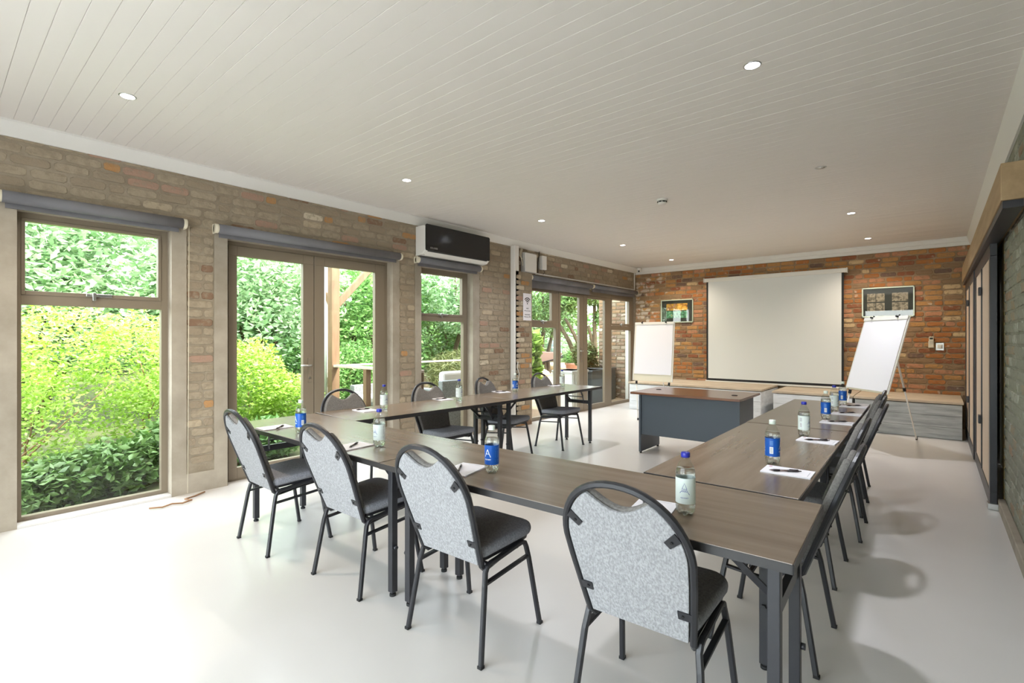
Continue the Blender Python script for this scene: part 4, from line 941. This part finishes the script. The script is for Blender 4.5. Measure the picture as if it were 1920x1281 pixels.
tree('garden_tree', 'spreading white-flecked green tree outside the narrow window', 'tree', (-10.0, 9.6, 0), [(-9.6, 9.0, 2.8, 1.3, 1.1, 1.0), (-9.7, 10.2, 2.6, 1.2, 1.1, 1.0), (-9.2, 9.3, 1.95, 1.0, 1.2, .5)], 10000, .12, L_pale, .10, 4, GT)
tree('garden_tree', 'deep green tree in shade below the pale one, outside the narrow window', 'tree', (-11.6, 10.6, 0), [(-11.2, 10.0, 1.4, 1.2, 1.4, 1.1), (-11.4, 11.6, 1.7, 1.2, 1.3, 1.2)], 8000, .12, L_dark, .10, 5, GT)
tree('garden_tree', 'dark green conifer-like tree in the upper pane by the wifi sign', 'tree', (-9.0, 12.2, 0), [(-8.8, 11.7, 2.9, 1.0, 1.0, 1.3), (-8.9, 12.4, 2.2, 1.0, 1.0, .8)], 9000, .09, L_dark, .10, 6, GT)
TB = (-7.4, 12.2, bank(-7.4, 12.2))
t = thing('multi_stem_tree', 'old tree of several leaning bare trunks outside the folding doors', 'tree', TB, 0, GT)
LX, LY = .762, .647
for i, (a, b, c_) in enumerate((((-.05, 0, 0), (-.25, 0, .9), (-.75, 0, 1.7)), ((.05, .1, 0), (-.30, .1, .8), (-.28, .1, 2.4)), ((.15, 0, 0), (.05, 0, 1.2), (.10, .1, 2.5)), ((.28, .1, 0), (.10, .1, .8), (-.10, 0, 1.5)), ((.34, 0, 0), (.42, .1, 1.2), (.38, .2, 2.5)), ((-.25, .2, 0), (-.55, .2, 1.2), (-1.1, .2, 1.75)))):
    p0, p1, p2 = map(Vector, (a, b, c_)); pts = [p0 * (1 - u) ** 2 + p1 * 2 * u * (1 - u) + p2 * u * u for u in [k / 8 for k in range(9)]]
    ob('trunk', MB().tube([(p.x * LX - p.y * LY, p.x * LY + p.y * LX, p.z - .08) for p in pts], .075, 9, radii=[1.15 - .6 * k / 8 for k in range(9)]), M_bark, t)
leaves('foliage', t, L_dark, 7500, [(-8.0, 11.7, 2.55, .55, .5, .42), (-7.4, 12.2, 2.75, .65, .5, .40), (-6.95, 12.55, 2.55, .5, .45, .5), (-7.1, 12.4, 2.05, .3, .3, .3), (-6.6, 12.8, 2.2, .35, .3, .6)], .15, 8, at=TB, aspect=.32, droop=.5)
# shrubs close to the glass
tree('yellow_green_shrub', 'bright yellow-green shrub filling the lower pane of the tall window, left half', 'shrub', (-7.5, 0.55, -.1), [(-7.5, .35, .95, .8, .7, .75), (-7.8, 1.0, 1.3, .8, .7, .6), (-7.0, .7, .45, .6, .6, .55)], 9500, .055, L_yel, .018, 11, GS)
tree('yellow_green_shrub', 'bright yellow-green shrub in the tall window, right half, with thin brown stems', 'shrub', (-7.7, 1.95, -.1), [(-7.6, 1.7, 1.1, .8, .6, .7), (-7.9, 2.3, 1.0, .7, .6, .8), (-7.2, 1.8, .5, .6, .6, .5)], 9000, .055, L_yel, .018, 12, GS)
tree('yellow_green_shrub', 'yellow-green shrub at the foot of the left french door pane', 'shrub', (-7.9, 3.35, -.1), [(-7.9, 3.2, .7, .7, .5, .75), (-7.7, 3.7, .4, .6, .5, .5)], 8000, .07, L_yel, .016, 13, GS)
tree('green_shrub', 'mid green shrub beyond the deck corner, low in the french doors', 'shrub', (-8.9, 4.9, -.1), [(-8.9, 4.6, .7, .6, .8, .8), (-9.0, 5.6, .6, .6, .7, .8)], 7000, .09, L_mid, .018, 14, GS)
tree('dark_undergrowth', 'dark leafy undergrowth along the bottom of the tall window, left half', 'shrub', (-6.25, .60, -.12), [(-6.2, .45, .0, .45, .45, .26), (-6.3, .85, .05, .4, .35, .28)], 4500, .09, L_dark, .010, 15, GS, shell=.3)
tree('dark_undergrowth', 'dark leafy undergrowth along the bottom of the tall window, right half', 'shrub', (-6.35, 1.35, -.12), [(-6.35, 1.25, .10, .42, .4, .32), (-6.5, 1.75, .18, .4, .4, .36)], 4500, .09, L_dark, .010, 16, GS, shell=.3)
tree('dark_undergrowth', 'low mid green undergrowth just outside the french doors', 'shrub', (-6.5, 2.5, -.12), [(-6.5, 2.3, .15, .45, .4, .35), (-6.6, 2.9, .12, .4, .4, .3)], 4500, .09, L_mid, .010, 17, GS, shell=.3)
tag(ob('bare_branch', limbs((-6.55, .35, .0), [(-6.9, 1.35, .95), (-6.85, 1.0, .70)], .012, 9, wob=.02), M_twig), 'long bare brown branch slanting across the lower pane of the tall window', 'branch')
tree('lime_plant', 'lime green broad-leaved plant at the left of the folding doors', 'plant', (-6.6, 8.35, -.05), [(-6.6, 8.25, 1.25, .35, .3, .45), (-6.7, 8.4, .75, .35, .3, .4)], 1100, .20, L_yel, .014, 21, GS, aspect=.6)
tree('spiky_shrub', 'grassy olive shrub below the railing outside the narrow window', 'shrub', (-9.0, 8.6, -.1), [(-8.9, 8.3, .55, .5, .8, .6), (-9.0, 9.3, .6, .5, .7, .65)], 6000, .22, L_olive, .012, 22, GS, aspect=.07, flat=.0)
tree('silver_shrub', 'grey green potted shrub against the outside brick wall', 'shrub', (-6.35, 10.1, 0), [(-6.3, 10.05, 1.05, .35, .25, .35), (-6.25, 10.15, .7, .3, .2, .3)], 2200, .10, L_olive, .012, 23, GS, aspect=.35)
tree('green_shrub', 'leafy shrub in the sun behind the wheelbarrow', 'shrub', (-9.6, 14.6, 0), [(-9.6, 14.0, .9, .9, .9, .7), (-8.6, 15.2, 1.0, .9, .9, .8), (-10.6, 13.6, 1.2, .9, .9, .9)], 7000, .11, L_pale, .02, 24, GS)
tree('green_shrub', 'leafy shrub behind the bare trunks of the multi-stem tree', 'shrub', (-7.2, 15.4, 0), [(-7.2, 15.2, .9, 1.0, .8, .8), (-6.0, 15.6, 1.2, .9, .8, 1.0)], 6000, .11, L_mid, .02, 25, GS)
bk = leaves('treeline', None, L_mid, 42000, [(-14.5, y, 2.0 + .3 * math.sin(y * 1.7), 1.6, 1.7, 1.8) for y in range(-1, 20, 2)] + [(-12, 17, 1.6, 2.2, 1.6, 1.8), (-8, 18.5, 1.6, 2.4, 1.6, 1.8), (-4.5, 18.5, 1.6, 2, 1.6, 1.8)], .22, 31)
tag(bk, 'dense green woodland closing the garden far behind the windows', 'woodland', kind='stuff')

# deck with railing, brace post and rattan sofas
struct('deck', MB().box(-8.05, XO - .01, 4.35, 8.1, -.12, -.03), M_wood_out)
post = thing('deck_post', 'thick timber post with diagonal braces outside the right french door', 'post', (-7.9, 4.56, -.03), 0)
ob('post', MB().box(-.072, .072, -.072, .072, 0, 3.2), M_wood_out, post, bevel=0.006)
ob('brace', MB().sq([(0, .05, 2.02), (0, .72, 2.72)], .11, .07, up=(1, 0, 0)), M_wood_out, post); ob('brace', MB().sq([(-.05, 0, 2.02), (-.72, 0, 2.72)], .11, .07, up=(0, 1, 0)), M_wood_out, post)
ob('beam', MB().box(-.06, .06, -1.2, 2.9, 2.85, 3.05), M_wood_out, post)
rl = thing('deck_railing', 'pale timber railing running round the deck outside the french doors', 'railing', (-7.9, 4.56, -.03), 0)
ob('top_rail', MB().box(.072, 2.35, -.05, .05, .96, 1.0), M_railw, rl, bevel=0.004); ob('top_rail', MB().box(-.05, .05, .072, 3.5, .965, .995), M_railw, rl, bevel=0.004)
for x, y in ((1.0, 0), (2.3, 0), (0, 3.45)): ob('baluster_post', MB().box(x - .045, x + .045, y - .045, y + .045, 0, .96), M_wood_out, rl, bevel=0.004)
tag(ob('white_downpipe', MB().tube([(-8.15, 4.55, -.1), (-8.15, 4.55, 3.3)], .05, 12), M_white_out), 'slim white pipe just behind the timber deck post', 'pipe')
def sofa(label, loc, L, rz, cushion):
    t = thing('rattan_sofa', label, 'sofa', loc, rz, 'grey rattan sofas on the deck')
    ob('seat_box', MB().box(-L/2, L/2, -.38, .38, .04, .40), M_rattan, t, bevel=.015)
    ob('back', MB().box(-L/2, L/2, -.38, -.28, .40, .80), M_rattan, t, bevel=.015)
    for s in (-1, 1): ob('arm', MB().box(min(s * L/2, s * (L/2 - .12)), max(s * L/2, s * (L/2 - .12)), -.28, .38, .40, .66), M_rattan, t, bevel=.015)
    for s in (-1, 1): 
        for q in (-1, 1): ob('foot', MB().box(s * (L/2 - .06) - .02, s * (L/2 - .06) + .02, q * .32 - .02, q * .32 + .02, 0, .04), M_rub, t)
    ob('seat_cushion', MB().box(-L/2 + .13, L/2 - .13, -.27, .37, .40, .50), M_cushion, t, bevel=.03, seg=3)
    if cushion:
        ob('back_cushion', MB().box(-L/2 + .1, L/2 - .1, -.30, -.16, .52, .93), M_cushion, t, bevel=.05, seg=3)
sofa('grey rattan armchair on the deck seen past the railing post', (-7.15, 5.05, -.03), .85, R(180), False)
sofa('grey rattan sofa with a pale back cushion outside the narrow window', (-6.10, 5.85, -.03), 1.5, R(90), True)
pf = thing('paling_fence', 'low weathered paling fence outside the foot of the french doors', 'fence', (-7.0, 2.9, -.12), R(80))
for i in range(9): ob('paling', MB().box(-.55 + i * .13, -.44 + i * .13, -.012, .012, 0, .22 + .02 * (i % 3)), M_wood_out, pf, bevel=.004)
ob('rail', MB().box(-.56, .62, .012, .04, .08, .13), M_wood_out, pf)
# terrace clutter beyond the folding doors
wb = thing('wheelbarrow', 'dusty pink wheelbarrow with black handles on the terrace outside the folding doors', 'wheelbarrow', (-8.85, 12.0, bank(-8.85, 12.0)), R(40))
tray = [(-.30, -.22, .38), (.30, -.22, .38), (.30, .22, .38), (-.30, .22, .38), (-.48, -.34, .68), (.46, -.32, .62), (.46, .32, .62), (-.48, .34, .68)]
ob('tray', MB().add(tray + [(x * .95, y * .95, z + .02) for x, y, z in tray], [(0, 1, 5, 4), (1, 2, 6, 5), (2, 3, 7, 6), (3, 0, 4, 7), (0, 3, 2, 1), (8, 12, 13, 9), (9, 13, 14, 10), (10, 14, 15, 11), (11, 15, 12, 8), (8, 9, 10, 11), (4, 5, 13, 12), (5, 6, 14, 13), (6, 7, 15, 14), (7, 4, 12, 15)]), M_barrow, wb)
ob('wheel', MB().tube([(-.55 + .18 * math.cos(a), 0, .20 + .18 * math.sin(a)) for a in [2 * PI * i / 16 for i in range(16)]], .035, 8, closed=True, up=(0, 1, 0)).tube([(-.55, -.05, .2), (-.55, .05, .2)], .03, 8), M_rub, wb)
for s in (-1, 1):
    ob('handle', MB().tube([(-.55, s * .06, .20), (-.1, s * .22, .36), (.45, s * .28, .50), (.95, s * .29, .74)], .018, 8), M_rub, wb)
    ob('leg', MB().tube([(.25, s * .24, .42), (.32, s * .24, .02)], .016, 8).tube([(.2, s * .24, .015), (.42, s * .24, .015)], .016, 8), M_rub, wb)
def pot(label, loc, r, h, m):
    t = thing('plant_pot', label, 'pot', loc, 0, 'clay pots on the terrace')
    ob('body', MB().lathe([(r * .68, 0), (r, h * .85), (r * 1.1, h * .86), (r * 1.1, h), (r * .95, h), (r * .9, h * .9), (.0001, h * .88)], 20), m, t)
    leaves('foliage', t, L_mid, 160, [(0, 0, h + .12, r * 1.3, r * 1.3, .2)], .24, int(r * 1000), aspect=.2)
pot('clay pot with a leafy plant before the bare trunks outside', (-7.75, 11.75, bank(-7.75, 11.75)), .20, .38, M_terra)
pot('clay pot further back, between wheelbarrow and bare trunks', (-8.3, 13.4, bank(-8.3, 13.4)), .2, .36, M_terra)
pot('squat clay pot behind the lime green plant', (-9.75, 12.1, bank(-9.75, 12.1)), .24, .34, M_terra)
sr = random.Random(4)
def stone(label, x, y, r):
    mb = MB().lathe([(.0001, 0)] + [(r * math.sin(PI * i / 8), r * .62 * (1 - math.cos(PI * i / 8)) / 2 * 2 * .6) for i in range(1, 8)] + [(.0001, r * .75)], 12, mod=lambda q, z, a: (q * (1 + .14 * math.sin(3 * a + r * 40) + .08 * math.cos(5 * a)), z))
    tag(ob('garden_stone', mb, M_stone, None, (x, y, bank(x, y) - .01)), label, 'stone', 'sandy stones edging the terrace')
for lb, x, y, r in (('long sandy stone lying before the wheelbarrow outside', -8.35, 10.9, .36), ('rounded sandy stone before the lime green plant', -7.6, 9.6, .26), ('large sandy stone behind the wheelbarrow', -9.3, 13.2, .42), ('small sandy stone behind the clay pot', -7.9, 12.4, .24), ('flat sandy stone at the edge of the far garden', -8.6, 14.2, .42)): stone(lb, x, y, r)
def tub(name, label, loc, sx, sy, h, m, ribs):
    t = thing(name, label, 'planter' if ribs else 'bin', loc)
    ob('body', MB().box(-sx/2, sx/2, -sy/2, sy/2, 0, h), m, t, bevel=.01)
    ob('rim', MB().box(-sx/2 - .015, sx/2 + .015, -sy/2 - .015, sy/2 + .015, h - .05, h), m, t, bevel=.008)
    if ribs:
        for i in range(9): ob('rib', MB().box(sx/2 - .002, sx/2 + .012, -sy/2 + .03 + i * (sy - .08) / 8, -sy/2 + .05 + i * (sy - .08) / 8, .04, h - .07), m, t)
tub('ribbed_planter', 'white ribbed metal planter standing outside the folding doors', (-5.98, 8.98, -.05), .5, .62, .80, M_white_out, True)
tub('storage_bin', 'dark grey square bin behind the white ribbed planter', (-5.95, 9.62, -.05), .55, .50, .78, M_dark_bin, False)
tub('storage_bin', 'dark grey square bin against the outside brick wall', (-6.0, 10.22, -.05), .6, .5, .80, M_dark_bin, False)
tag(ob('water_tank', MB().lathe([(.25, 0), (.26, .04), (.26, .85), (.23, .92), (.08, .96), (.08, 1.0), (.0001, 1.0)], 24, c=(0, 0, 0)), mat('blue_grey_plastic', srgb(150, 172, 186), .5), None, (-9.7, 13.6, bank(-9.7, 13.6))), 'pale blue drum standing among plants in the far garden', 'drum')
wing = struct('wall_outside', MB().box(-6.2, XO, 10.55, 10.78, -.1, 3.1), mat('outside_wall_mortar', srgb(112, 98, 78), 0.95, col2=srgb(132, 118, 96), scale=6, detail=7, coords='World'))
brick_wall(wing, -6.2, XO - .01, -.1, 3.0, Vector((0, 10.55, 0)), 0.0, [], [BL[1], BL[5], BB[3], BB[5], BL[2]], [20, 40, 14, 20, 6], 0.008, 41, 150, lambda q: 1)
